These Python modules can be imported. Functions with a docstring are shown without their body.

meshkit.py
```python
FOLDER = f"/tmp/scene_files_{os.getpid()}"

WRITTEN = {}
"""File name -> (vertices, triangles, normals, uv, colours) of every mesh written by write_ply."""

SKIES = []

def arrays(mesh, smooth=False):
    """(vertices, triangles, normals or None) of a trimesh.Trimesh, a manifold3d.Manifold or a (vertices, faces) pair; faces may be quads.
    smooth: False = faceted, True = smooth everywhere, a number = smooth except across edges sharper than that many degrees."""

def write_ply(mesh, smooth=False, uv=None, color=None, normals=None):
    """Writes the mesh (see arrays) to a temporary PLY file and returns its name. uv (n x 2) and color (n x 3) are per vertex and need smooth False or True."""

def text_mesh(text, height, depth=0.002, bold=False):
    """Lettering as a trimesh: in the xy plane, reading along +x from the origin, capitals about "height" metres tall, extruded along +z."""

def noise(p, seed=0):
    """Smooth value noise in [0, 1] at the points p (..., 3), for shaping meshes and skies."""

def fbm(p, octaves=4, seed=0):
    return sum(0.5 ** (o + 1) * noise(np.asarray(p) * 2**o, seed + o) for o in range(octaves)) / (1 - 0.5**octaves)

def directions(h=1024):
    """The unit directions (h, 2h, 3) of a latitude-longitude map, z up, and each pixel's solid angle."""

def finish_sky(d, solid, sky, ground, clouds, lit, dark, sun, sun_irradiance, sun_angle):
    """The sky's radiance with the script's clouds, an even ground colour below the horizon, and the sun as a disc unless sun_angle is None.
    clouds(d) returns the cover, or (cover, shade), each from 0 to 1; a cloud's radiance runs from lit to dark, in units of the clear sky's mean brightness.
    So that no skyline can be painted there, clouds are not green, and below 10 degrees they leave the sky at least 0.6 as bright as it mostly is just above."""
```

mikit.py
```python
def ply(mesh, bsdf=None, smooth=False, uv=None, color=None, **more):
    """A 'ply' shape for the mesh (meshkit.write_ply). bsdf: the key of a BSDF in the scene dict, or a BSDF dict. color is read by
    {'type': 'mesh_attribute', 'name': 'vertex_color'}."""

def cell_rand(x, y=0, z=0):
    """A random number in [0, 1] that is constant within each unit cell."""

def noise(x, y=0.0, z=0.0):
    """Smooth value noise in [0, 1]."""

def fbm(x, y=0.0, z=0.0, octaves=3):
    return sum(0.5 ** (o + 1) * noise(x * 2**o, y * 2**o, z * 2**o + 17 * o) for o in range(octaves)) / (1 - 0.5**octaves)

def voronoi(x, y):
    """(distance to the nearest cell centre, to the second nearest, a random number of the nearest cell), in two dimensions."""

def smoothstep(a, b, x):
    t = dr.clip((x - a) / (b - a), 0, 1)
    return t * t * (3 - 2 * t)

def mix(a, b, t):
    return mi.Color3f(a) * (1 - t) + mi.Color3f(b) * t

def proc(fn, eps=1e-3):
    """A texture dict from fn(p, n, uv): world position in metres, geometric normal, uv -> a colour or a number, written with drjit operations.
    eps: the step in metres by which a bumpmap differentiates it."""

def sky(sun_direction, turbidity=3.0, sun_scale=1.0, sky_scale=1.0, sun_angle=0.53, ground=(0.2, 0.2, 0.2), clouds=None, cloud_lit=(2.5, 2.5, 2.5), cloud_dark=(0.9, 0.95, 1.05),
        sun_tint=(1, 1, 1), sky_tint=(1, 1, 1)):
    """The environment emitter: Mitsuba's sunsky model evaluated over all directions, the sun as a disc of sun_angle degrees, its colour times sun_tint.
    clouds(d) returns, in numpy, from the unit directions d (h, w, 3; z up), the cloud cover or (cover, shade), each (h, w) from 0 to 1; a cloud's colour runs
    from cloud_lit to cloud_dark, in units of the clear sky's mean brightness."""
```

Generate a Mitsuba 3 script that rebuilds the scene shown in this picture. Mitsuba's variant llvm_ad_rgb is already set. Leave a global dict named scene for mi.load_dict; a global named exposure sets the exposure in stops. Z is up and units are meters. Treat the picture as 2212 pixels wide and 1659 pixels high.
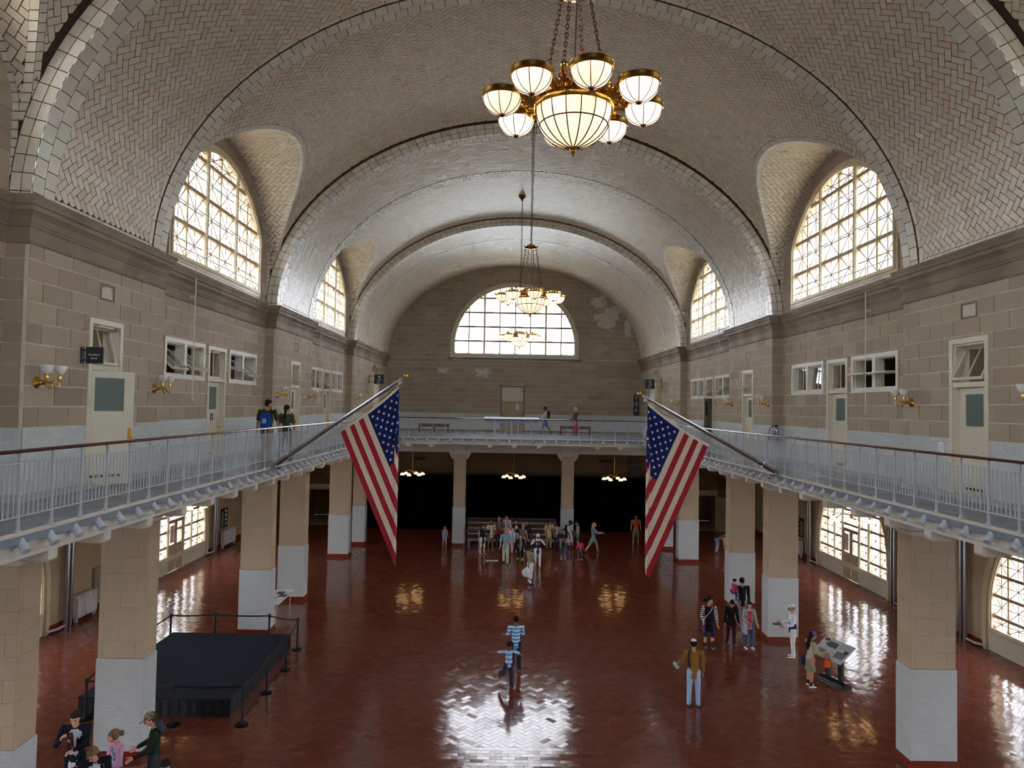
import math, random
import numpy as np
import trimesh, shapely, manifold3d
from shapely.geometry import Polygon, LineString, box as sbox
from shapely.ops import unary_union
import mitsuba as mi
import drjit as dr
import mikit, meshkit

random.seed(7)
rng = np.random.default_rng(7)
T = mi.ScalarTransform4f
PI = math.pi
scene, labels = {}, {}

# ---------------------------------------------------------------- camera, sky, exposure
CAM = np.array([-0.718, 0.0, 7.972])
YAW, PIT, ROL, FPX = math.radians(0.721), math.radians(1.850), math.radians(1.042), 1522.4
FW = np.array([math.sin(YAW) * math.cos(PIT), math.cos(YAW) * math.cos(PIT), math.sin(PIT)])
RT = np.array([math.cos(YAW), -math.sin(YAW), 0.0])
UP = np.cross(RT, FW)
R2, U2 = math.cos(ROL) * RT + math.sin(ROL) * UP, -math.sin(ROL) * RT + math.cos(ROL) * UP
scene['camera'] = {'type': 'perspective', 'fov': math.degrees(2 * math.atan(1106 / FPX)), 'fov_axis': 'x',
                   'near_clip': 0.05, 'far_clip': 500.0,
                   'to_world': T().look_at(origin=CAM.tolist(), target=(CAM + FW).tolist(), up=U2.tolist())}


def overcast(d):
    return np.ones(d.shape[:2]), 0.35 + 0.3 * meshkit.noise(d * 3.0)


scene['sky'] = mikit.sky((0.3, 0.5, 0.8), turbidity=4.0, sun_scale=0.0, sky_scale=1.0, ground=(0.44, 0.45, 0.43), clouds=overcast,
                         cloud_lit=(1.0, 1.04, 1.1), cloud_dark=(0.86, 0.93, 1.02))
exposure = 6.35


# ---------------------------------------------------------------- helpers
def C(r, g, b):
    """sRGB 0..255 -> linear reflectance."""
    v = np.array([r, g, b], float) / 255
    return np.where(v <= 0.04045, v / 12.92, ((v + 0.055) / 1.055) ** 2.4)


def rgb(c):
    return {'type': 'rgb', 'value': [float(x) for x in c]}


def pack(c):
    """A piece's own colour, kept in its uv: u = red and green in 10 bits each, v = blue."""
    q = np.clip(np.round(np.asarray(c, float) * 1023), 4, 1018)
    return np.stack([q[:, 0] * 1024 + q[:, 1] + 0.5, q[:, 2] / 1023], -1)


def own_colour(p, n, uv):
    r = dr.floor(uv.x / 1024)
    return mi.Color3f(r / 1023, (uv.x - r * 1024) / 1023, uv.y)


VC = mikit.proc(own_colour)


def mat(name, color=None, rough=0.6, metallic=0.0, spec=0.5, clearcoat=0.0, two=True, bump=None, **kw):
    b = {'type': 'principled', 'base_color': VC if color is None else (color if isinstance(color, dict) else rgb(color)),
         'roughness': float(rough), 'metallic': float(metallic), 'specular': float(spec), **kw}
    if clearcoat:
        b['clearcoat'] = float(clearcoat)
        b['clearcoat_gloss'] = 0.95
    if bump:
        b = {'type': 'bumpmap', 'arbitrary': mikit.proc(bump[0], eps=bump[2] if len(bump) > 2 else 2e-3), 'scale': bump[1], 'bsdf': b}
    scene[name] = {'type': 'twosided', 'bsdf': b} if two else b
    return name


_count = {}


def fresh(key):
    """The key, or key_001, key_002 ... if it is taken."""
    if key not in _count:
        _count[key] = 0
        return key
    _count[key] += 1
    k = f'{key}_{_count[key]:03d}'
    _count.setdefault(k, 0)
    return k


def lab(key, label=None, cat=None, group=None, kind=None):
    d = {}
    if label: d['label'] = label
    if cat: d['category'] = cat
    if group: d['group'] = group
    if kind: d['kind'] = kind
    labels[key] = d
    return key


def put(name, mesh, bsdf, parent=None, smooth=False, color=None, uv=None, label=None, cat=None, group=None, kind=None, **more):
    key = fresh((parent + '__' if parent else '') + name)
    if color is not None:
        color = np.asarray(color, float)
        if color.ndim == 1:
            n = len(mesh[0]) if isinstance(mesh, tuple) else len(mesh.vertices)
            color = np.tile(color, (n, 1))
    scene[key] = mikit.ply(mesh, bsdf, smooth=smooth, uv=pack(color) if color is not None else uv, **more)
    if label or cat or group or kind:
        lab(key, label, cat, group, kind)
    return key


CUBE_V = np.array([[x, y, z] for z in (-.5, .5) for y in (-.5, .5) for x in (-.5, .5)])
CUBE_F = np.array([[0, 2, 3], [0, 3, 1], [4, 5, 7], [4, 7, 6], [0, 1, 5], [0, 5, 4], [2, 6, 7], [2, 7, 3], [0, 4, 6], [0, 6, 2], [1, 3, 7], [1, 7, 5]])


class MB:
    """Collects pieces of one mesh (with one colour per piece)."""

    def __init__(self, color=None):
        self.v, self.f, self.c, self.n, self.col = [], [], [], 0, color

    def add(self, v, f, color=None):
        v = np.asarray(v, float)
        f = np.asarray(f, int)
        if f.shape[1] == 4:
            f = np.vstack([f[:, [0, 1, 2]], f[:, [0, 2, 3]]])
        self.v.append(v); self.f.append(f + self.n); self.n += len(v)
        c = self.col if color is None else color
        if c is not None:
            self.c.append(np.tile(np.asarray(c, float), (len(v), 1)) if np.ndim(c) == 1 else c)
        return self

    def tm(self, m, color=None):
        return self.add(np.asarray(m.vertices), np.asarray(m.faces), color)

    def mf(self, man, color=None):
        m = man.to_mesh()
        return self.add(m.vert_properties[:, :3], m.tri_verts, color)

    def box(self, x0, x1, y0, y1, z0, z1, color=None):
        return self.add(CUBE_V * [x1 - x0, y1 - y0, z1 - z0] + [(x0 + x1) / 2, (y0 + y1) / 2, (z0 + z1) / 2], CUBE_F, color)

    def bar(self, p0, p1, w, h, up=(0, 0, 1), color=None):
        p0, p1 = np.asarray(p0, float), np.asarray(p1, float)
        d = p1 - p0; L = np.linalg.norm(d); d = d / L
        s = np.cross(d, up)
        if np.linalg.norm(s) < 1e-6: s = np.cross(d, [1, 0, 0])
        s /= np.linalg.norm(s); t = np.cross(s, d)
        return self.add((CUBE_V * [w, L, h]) @ np.array([s, d, t]) + (p0 + p1) / 2, CUBE_F, color)

    def tube(self, pts, r, n=8, closed=False, caps=True, color=None):
        p = np.asarray(pts, float); m = len(p)
        t = np.roll(p, -1, 0) - np.roll(p, 1, 0) if closed else np.gradient(p, axis=0)
        t /= np.linalg.norm(t, axis=1, keepdims=True) + 1e-12
        a = np.cross(t, [0, 0, 1.0]); bad = np.linalg.norm(a, axis=1) < .15
        a[bad] = np.cross(t[bad], [1.0, 0, 0])
        a /= np.linalg.norm(a, axis=1, keepdims=True)
        b = np.cross(t, a); th = np.arange(n) * 2 * PI / n
        r = np.broadcast_to(r, (m,))
        v = p[:, None] + r[:, None, None] * (np.cos(th)[None, :, None] * a[:, None] + np.sin(th)[None, :, None] * b[:, None])
        k = m if closed else m - 1
        i, j = np.meshgrid(np.arange(k), np.arange(n), indexing='ij')
        i2, j2 = (i + 1) % m, (j + 1) % n
        f = np.stack([i * n + j, i2 * n + j, i2 * n + j2, i * n + j2], -1).reshape(-1, 4)
        v = v.reshape(-1, 3)
        if caps and not closed:
            v = np.vstack([v, p[0], p[-1]])
            q = np.arange(n)
            c0 = np.stack([q * 0 + m * n, q, (q + 1) % n], 1)
            c1 = np.stack([q * 0 + m * n + 1, (m - 1) * n + (q + 1) % n, (m - 1) * n + q], 1)
            f = np.vstack([f[:, [0, 1, 2]], f[:, [0, 2, 3]], c0, c1])
        return self.add(v, f, color)

    def cyl(self, p0, p1, r, n=10, color=None):
        return self.tube([p0, p1], r, n, color=color)

    def lathe(self, prof, center=(0, 0, 0), n=24, axis='z', color=None, a0=0.0, a1=2 * PI):
        """prof: (r, h) from start to end; turned about the axis through center."""
        prof = np.asarray(prof, float); m = len(prof)
        full = abs(a1 - a0 - 2 * PI) < 1e-6
        th = a0 + (a1 - a0) * np.arange(n + (not full)) / n; k = len(th)
        x = prof[:, 0:1] * np.cos(th); y = prof[:, 0:1] * np.sin(th); z = np.repeat(prof[:, 1:2], k, 1)
        v = np.stack([x, y, z], -1).reshape(-1, 3)
        if axis == 'x': v = v[:, [2, 0, 1]]
        if axis == 'y': v = v[:, [1, 2, 0]]
        i, j = np.meshgrid(np.arange(m - 1), np.arange(n), indexing='ij')
        j2 = (j + 1) % k
        f = np.stack([i * k + j, i * k + j2, (i + 1) * k + j2, (i + 1) * k + j], -1).reshape(-1, 4)
        return self.add(v + np.asarray(center, float), f, color)

    def ball(self, c, r, sub=2, color=None):
        m = trimesh.creation.icosphere(sub, 1.0)
        return self.add(m.vertices * np.asarray(r, float) + np.asarray(c, float), m.faces, color)

    def prism(self, poly, frame, d0, d1, color=None):
        """A shapely polygon (may have holes) in the plane of frame = (origin, a, b), extruded from d0 to d1 along a x b."""
        o, a, b = (np.asarray(q, float) for q in frame)
        c = np.cross(a, b)
        for g in getattr(poly, 'geoms', [poly]):
            if g.is_empty or g.area < 1e-7: continue
            m = trimesh.creation.extrude_polygon(g, abs(d1 - d0), engine='earcut')
            v = np.asarray(m.vertices)
            w = o + v[:, :1] * a + v[:, 1:2] * b + (v[:, 2:] + min(d0, d1)) * c
            f = np.asarray(m.faces)
            self.add(w, f, color)
        return self

    def grid(self, P, color=None, flip=False):
        """A (m, n, 3) array of points as a sheet."""
        m, n = P.shape[:2]
        i, j = np.meshgrid(np.arange(m - 1), np.arange(n - 1), indexing='ij')
        f = np.stack([i * n + j, (i + 1) * n + j, (i + 1) * n + j + 1, i * n + j + 1], -1).reshape(-1, 4)
        return self.add(P.reshape(-1, 3), f[:, ::-1] if flip else f, color)

    @property
    def mesh(self):
        return np.vstack(self.v), np.vstack(self.f)

    def put(self, name, bsdf, parent=None, smooth=False, **kw):
        c = np.vstack(self.c) if self.c else kw.pop('color', None)
        if c is not None and smooth not in (True, False): smooth = False
        return put(name, self.mesh, bsdf, parent, smooth=smooth, color=c, **kw)


def project(P):
    P = np.asarray(P, float) - CAM
    d = P @ FW
    return 1106 + FPX * (P @ R2) / d, 829.5 - FPX * (P @ U2) / d, d


def split_largest(centers, area, n=300, normals=None):
    """Which of the pieces lie in the photographed part and are among the n nearest and largest: a mask."""
    x, y, d = project(centers)
    s = np.where((d > 0.5) & (x > -20) & (x < 2232) & (y > -20) & (y < 1679), area / np.maximum(d, .5) ** 2, 0.0)
    if normals is not None:
        v = CAM - centers
        s = s * np.maximum((normals * v).sum(1) / np.linalg.norm(v, axis=1), 0)
    order = np.argsort(-s)[:n]
    m = np.zeros(len(s), bool)
    m[order[s[order] > 0]] = True
    return m


def ring_tris(k):
    """Faces of a k-gon tile with 2k vertices: top fan and sides."""
    top = [[0, i, i + 1] for i in range(1, k - 1)]
    side = []
    for i in range(k):
        j = (i + 1) % k
        side += [[i, k + i, k + j], [i, k + j, j]]
    return np.array(top + side)


RINGS = {}


def tiles3d(polys, S, thick, tone, tilt=0.0, tone_var=0.08, hue_var=0.02, odd=None):
    """2D polygons (list of (k,2) arrays, counter-clockwise) laid on the surface S(u, v) -> (points, normals): list of (verts, faces, color, center, normal, area)."""
    if not polys: return []
    n = [len(p) for p in polys]
    allp = np.vstack(polys)
    P, N = S(allp[:, 0], allp[:, 1])
    out, at = [], 0
    r = rng.normal(0, 1, (len(polys), 6))
    for q, k in enumerate(n):
        p, nn = P[at:at + k], N[at:at + k]
        at += k
        c, m = p.mean(0), nn.mean(0)
        m = m / np.linalg.norm(m)
        e1 = p[1] - p[0]; e1 = e1 - (e1 @ m) * m; e1 /= np.linalg.norm(e1) + 1e-12
        e2 = np.cross(m, e1)
        m2 = m + tilt * (r[q, 0] * e1 + r[q, 1] * e2)
        rel = p - c
        flat = p - (rel @ m)[:, None] * m
        top = flat + (thick - (rel @ (m2 - m)))[:, None] * m
        x, y = rel @ e1, rel @ e2
        ar = 0.5 * (np.dot(x, np.roll(y, -1)) - np.dot(y, np.roll(x, -1)))
        if ar < 0:
            top, p = top[::-1], p[::-1]
        col = np.asarray(tone) * (1 + tone_var * r[q, 2]) * (1 + hue_var * r[q, 3:6])
        if odd is not None and rng.random() < odd[0]:
            col = np.asarray(odd[1]) * (1 + tone_var * r[q, 2])
        f = RINGS.get(k)
        if f is None: f = RINGS[k] = ring_tris(k)
        out.append((np.vstack([top, p - 0.002 * m]), f, np.clip(col, 0.003, 0.95), c, m, abs(ar)))
    return out


def put_tiles(tiles, name, bsdf, parent, most=300, field=None):
    """The pieces that show largest as parts of their own, the rest as one part."""
    if not tiles: return
    mask = split_largest(np.array([t[3] for t in tiles]), np.array([t[5] for t in tiles]), most, np.array([t[4] for t in tiles])) if most else np.zeros(len(tiles), bool)
    rest = MB()
    for t, m in zip(tiles, mask):
        if m: put(name, (t[0], t[1]), bsdf, parent, color=t[2])
        else: rest.add(t[0], t[1], t[2])
    if rest.n: lab(rest.put(field or name + '_field', bsdf, parent), kind='stuff')


def herringbone(domain, W, joint):
    """Tiles of W x 2W at 45 degrees, clipped to the domain; as (k,2) arrays."""
    x0, y0, x1, y1 = domain.bounds
    cx, cy = (x0 + x1) / 2, (y0 + y1) / 2
    R = (math.hypot(x1 - x0, y1 - y0) / 2) / W + 3
    K = int(R)
    a, b = np.meshgrid(np.arange(-K, K + 1), np.arange(-K, K + 1), indexing='ij')
    g = joint / (2 * W)
    H = (a - b) % 4 == 0; V = (a - b) % 4 == 3
    qs = []
    for m, w, h in ((H, 2, 1), (V, 1, 2)):
        p = np.stack([a[m], b[m]], -1).astype(float)
        q = np.stack([p + [g, g], p + [w - g, g], p + [w - g, h - g], p + [g, h - g]], 1)
        qs.append(q)
    q = np.concatenate(qs) * W
    c, s = math.cos(PI / 4), math.sin(PI / 4)
    q = q @ np.array([[c, s], [-s, c]]) + [cx, cy]
    keep = (q[..., 0].max(1) > x0) & (q[..., 0].min(1) < x1) & (q[..., 1].max(1) > y0) & (q[..., 1].min(1) < y1)
    return clip(q[keep], domain, 2 * W * W * 0.06)


def clip(q, domain, least):
    """(n,4,2) quads clipped to the domain."""
    ps = shapely.polygons(q)
    shapely.prepare(domain)
    inside = shapely.contains_properly(domain, ps)
    out = [x for x in q[inside]]
    edge = ~inside & shapely.intersects(domain, ps)
    for g in shapely.intersection(ps[edge], domain):
        for h in getattr(g, 'geoms', [g]):
            if h.geom_type == 'Polygon' and h.area > least:
                h = h.simplify(0.003)
                out.append(np.array(shapely.geometry.polygon.orient(h).exterior.coords)[:-1])
    return out


def courses(u0, u1, v0, dv, rows, du, joint, domain=None, off=0.0, bond=0.5, least=0.0008):
    """Running bond rows."""
    qs = []
    g = joint / 2
    for r in range(rows):
        a = np.arange(math.floor((u0 - off) / du) - 1, math.ceil((u1 - off) / du) + 1) * du + off + (bond * du if r % 2 else 0)
        lo, hi = np.maximum(a, u0), np.minimum(a + du, u1)
        k = hi - lo > 3 * joint
        lo, hi = lo[k] + g, hi[k] - g
        v = v0 + r * dv
        qs.append(np.stack([np.stack([lo, lo * 0 + v + g], -1), np.stack([hi, lo * 0 + v + g], -1), np.stack([hi, lo * 0 + v + dv - g], -1), np.stack([lo, lo * 0 + v + dv - g], -1)], 1))
    q = np.concatenate(qs)
    return clip(q, domain, least) if domain is not None else [x for x in q]


def plane(o, a, b):
    """S(u, v) of a plane with origin o and unit axes a, b; normal a x b."""
    o, a, b = (np.asarray(q, float) for q in (o, a, b))
    n = np.cross(a, b)
    return lambda u, v: (o + u[:, None] * a + v[:, None] * b, np.tile(n, (len(u), 1)))

# ---------------------------------------------------------------- materials
def grain(s, a=1.0):
    return lambda p, n, uv: mikit.fbm(p.x * s, p.y * s, p.z * s, 3) * a


def mottled(c0, c1, s, lo=0.35, hi=0.65):
    """Two tones mixed by large soft noise with fine grain: stains and wear."""
    def fn(p, n, uv):
        t = mikit.smoothstep(lo, hi, mikit.fbm(p.x * s, p.y * s, p.z * s, 4))
        return mikit.mix(list(map(float, c0)), list(map(float, c1)), t)
    return mikit.proc(fn)


mat('m_vault_tile', rough=0.30, spec=0.5)
mat('m_vault_joint', C(66, 58, 50), rough=0.9, spec=0.1)
mat('m_block', rough=0.62, spec=0.3, bump=(grain(60), 0.0015))
mat('m_block_joint', C(206, 200, 188), rough=0.8, spec=0.2)
mat('m_trim_stone', mottled(C(136, 122, 104), C(118, 105, 88), 1.3), rough=0.6, spec=0.3)
mat('m_glazed', rough=0.16, spec=0.5)
mat('m_glaze_joint', C(170, 170, 166), rough=0.7)
mat('m_floor_tile', rough=0.11, spec=0.55)
mat('m_floor_joint', C(136, 92, 76), rough=0.5)
mat('m_white_paint', C(214, 210, 200), rough=0.4)
mat('m_cream_paint', C(206, 199, 180), rough=0.38)
mat('m_beam_paint', C(204, 199, 190), rough=0.5)
mat('m_rail_paint', C(176, 184, 192), rough=0.4, spec=0.5)
mat('m_gallery_floor', mottled(C(128, 140, 152), C(112, 124, 138), 2.0), rough=0.35)
mat('m_handrail', C(66, 30, 24), rough=0.22, spec=0.5)
mat('m_plaster', mottled(C(178, 158, 130), C(166, 146, 118), 0.8), rough=0.75, spec=0.2)
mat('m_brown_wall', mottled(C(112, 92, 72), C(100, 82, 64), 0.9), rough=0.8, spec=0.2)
mat('m_dark_room', C(164, 152, 130), rough=0.9, spec=0.1)
mat('m_brass', C(214, 170, 84), rough=0.18, metallic=1.0)
mat('m_bronze', C(104, 70, 44), rough=0.35, metallic=0.8)
mat('m_steel', C(176, 182, 190), rough=0.18, metallic=1.0)
mat('m_iron', C(46, 42, 40), rough=0.5, metallic=0.3)
mat('m_black', C(20, 21, 24), rough=0.5)
mat('m_black_gloss', C(14, 15, 17), rough=0.2)
mat('m_window_paint', C(206, 192, 162), rough=0.3)
mat('m_mullion', C(176, 156, 128), rough=0.4)
mat('m_paint', rough=0.45)
mat('m_cloth', rough=0.85, spec=0.2)
mat('m_skin', rough=0.5, spec=0.35)
mat('m_gloss', rough=0.2, spec=0.5)
mat('m_frosted', C(96, 110, 104), rough=0.25)
scene['m_pane'] = {'type': 'thindielectric', 'int_ior': 1.5}

# ---------------------------------------------------------------- the hall
HX, BX, ZG, ZW, ZC = 8.4, 8.77, 6.3, 7.49, 11.22
OX = 16.0
BAYS = [(3.55, 11.39), (15.93, 23.77), (28.30, 36.15)]
PIERS = [(-6.99, 3.55), (11.39, 15.93), (23.77, 28.30), (36.15, 46.69)]
YN, YE = -6.99, 46.69
ZS = 11.1
TILE = C(208, 196, 178)
PALE = C(208, 202, 188)


class Ell:
    def __init__(self, a, b):
        self.a, self.b = a, b
        self.t = np.linspace(0, PI, 4001)
        d = np.hypot(a * np.diff(np.cos(self.t)), b * np.diff(np.sin(self.t)))
        self.s = np.concatenate([[0], np.cumsum(d)])
        self.L = self.s[-1]

    def S(self, u, y):
        t = np.interp(u, self.s, self.t)
        n = np.stack([-np.cos(t) / self.a, t * 0, -np.sin(t) / self.b], -1)
        return np.stack([self.a * np.cos(t), y, ZS + self.b * np.sin(t)], -1), n / np.linalg.norm(n, axis=1, keepdims=True)

    def u_of_z(self, z):
        return np.interp(np.arcsin(np.clip((z - ZS) / self.b, 0, 1)), self.t, self.s)

    def x_of_z(self, z):
        return self.a * np.sqrt(np.maximum(1 - ((z - ZS) / self.b) ** 2, 0))


ARCH, BARREL = Ell(8.4, 6.24), Ell(8.77, 6.64)
LR, LZ, LH = 4.26, 11.16, 3.92                                            # the lunette's cross vault: radius, centre height, half width
z_lat = lambda h: LZ + np.sqrt(np.maximum(LR ** 2 - np.asarray(h) ** 2, 0))
lab('ceiling', 'vaulted ceiling of buff herringbone tile with broad transverse arches and window lunettes', 'ceiling', kind='structure')
vt, sq = [], []                                                            # herringbone tiles and the square tiles of the borders
VW, VJ, VT = 0.1315, 0.014, 0.007
base = MB()


def sheet(S, us, ys):
    u, y = np.meshgrid(us, ys, indexing='ij')
    base.grid(S(u.ravel(), y.ravel())[0].reshape(*u.shape, 3))


def squares(S, u0, u1, y0, y1, du, dy, tone=PALE):
    sq.extend(tiles3d(courses(u0, u1, y0, dy, int(round((y1 - y0) / dy)), du, VJ, bond=0.5), S, VT, tone, tilt=0.012, tone_var=0.06))


def soffit(y0, y1, grooves, first=True):
    """The underside of a transverse arch: courses of squares at both edges, herringbone between."""
    sheet(ARCH.S, np.linspace(0, ARCH.L, 90), np.linspace(y0, y1, 6))
    us = 0.39
    cuts = [y0 + 0.58]
    squares(ARCH.S, 0.12, ARCH.L - 0.12, y0, y0 + 0.58, 0.29, 0.29)
    for g in grooves:                                                      # a long row, the dark groove, two rows of squares
        squares(ARCH.S, 0.12, ARCH.L - 0.12, g - 0.17, g - 0.03, 0.52, 0.14, TILE)
        w = min(0.58, y1 - g - 0.03)
        squares(ARCH.S, 0.12, ARCH.L - 0.12, g + 0.03, g + 0.03 + w, 0.29, w / 2)
        cuts += [g - 0.17, g + 0.03 + w]
    cuts.append(y1)
    for a, b in zip(cuts[::2], cuts[1::2]):
        if b - a < 0.3: continue
        for r0, r1 in ((0.12, 0.255), (ARCH.L - 0.255, ARCH.L - 0.12)):     # the row that stands on the cornice
            squares(ARCH.S, a, b, r0, r1, 0.263, 0.135, PALE) if False else sq.extend(tiles3d([p[:, ::-1] for p in courses(a, b, r0, 0.135, 1, 0.263, VJ)], ARCH.S, VT, PALE, tilt=0.012, tone_var=0.06))
        vt.extend(tiles3d(herringbone(sbox(0.26, a, ARCH.L - 0.26, b), VW, VJ), ARCH.S, VT, TILE, tilt=0.016, tone_var=0.045, odd=(0.06, C(208, 186, 162))))


def face_ring(y, toward):
    """The upright step between an arch and the vault behind it."""
    for rad in (0,):
        t = np.linspace(0, PI, 90)
        inner = np.stack([8.4 * np.cos(t), t * 0 + y, ZS + 6.24 * np.sin(t)], -1)
        outer = np.stack([8.8 * np.cos(t), t * 0 + y, ZS + 6.67 * np.sin(t)], -1)
        base.grid(np.stack([inner, outer], 1))
    if toward:
        def S(u, v):
            t = np.interp(u, ARCH.s, ARCH.t)
            return np.stack([(8.4 + v) * np.cos(t), t * 0 + y, ZS + (6.24 + v) * np.sin(t)], -1), np.tile([0, -1.0, 0], (len(u), 1))
        sq.extend(tiles3d(courses(0.12, ARCH.L - 0.12, 0.0, 0.18, 2, 0.29, VJ, bond=0.0), S, VT, PALE, tilt=0.01, tone_var=0.06))


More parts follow.
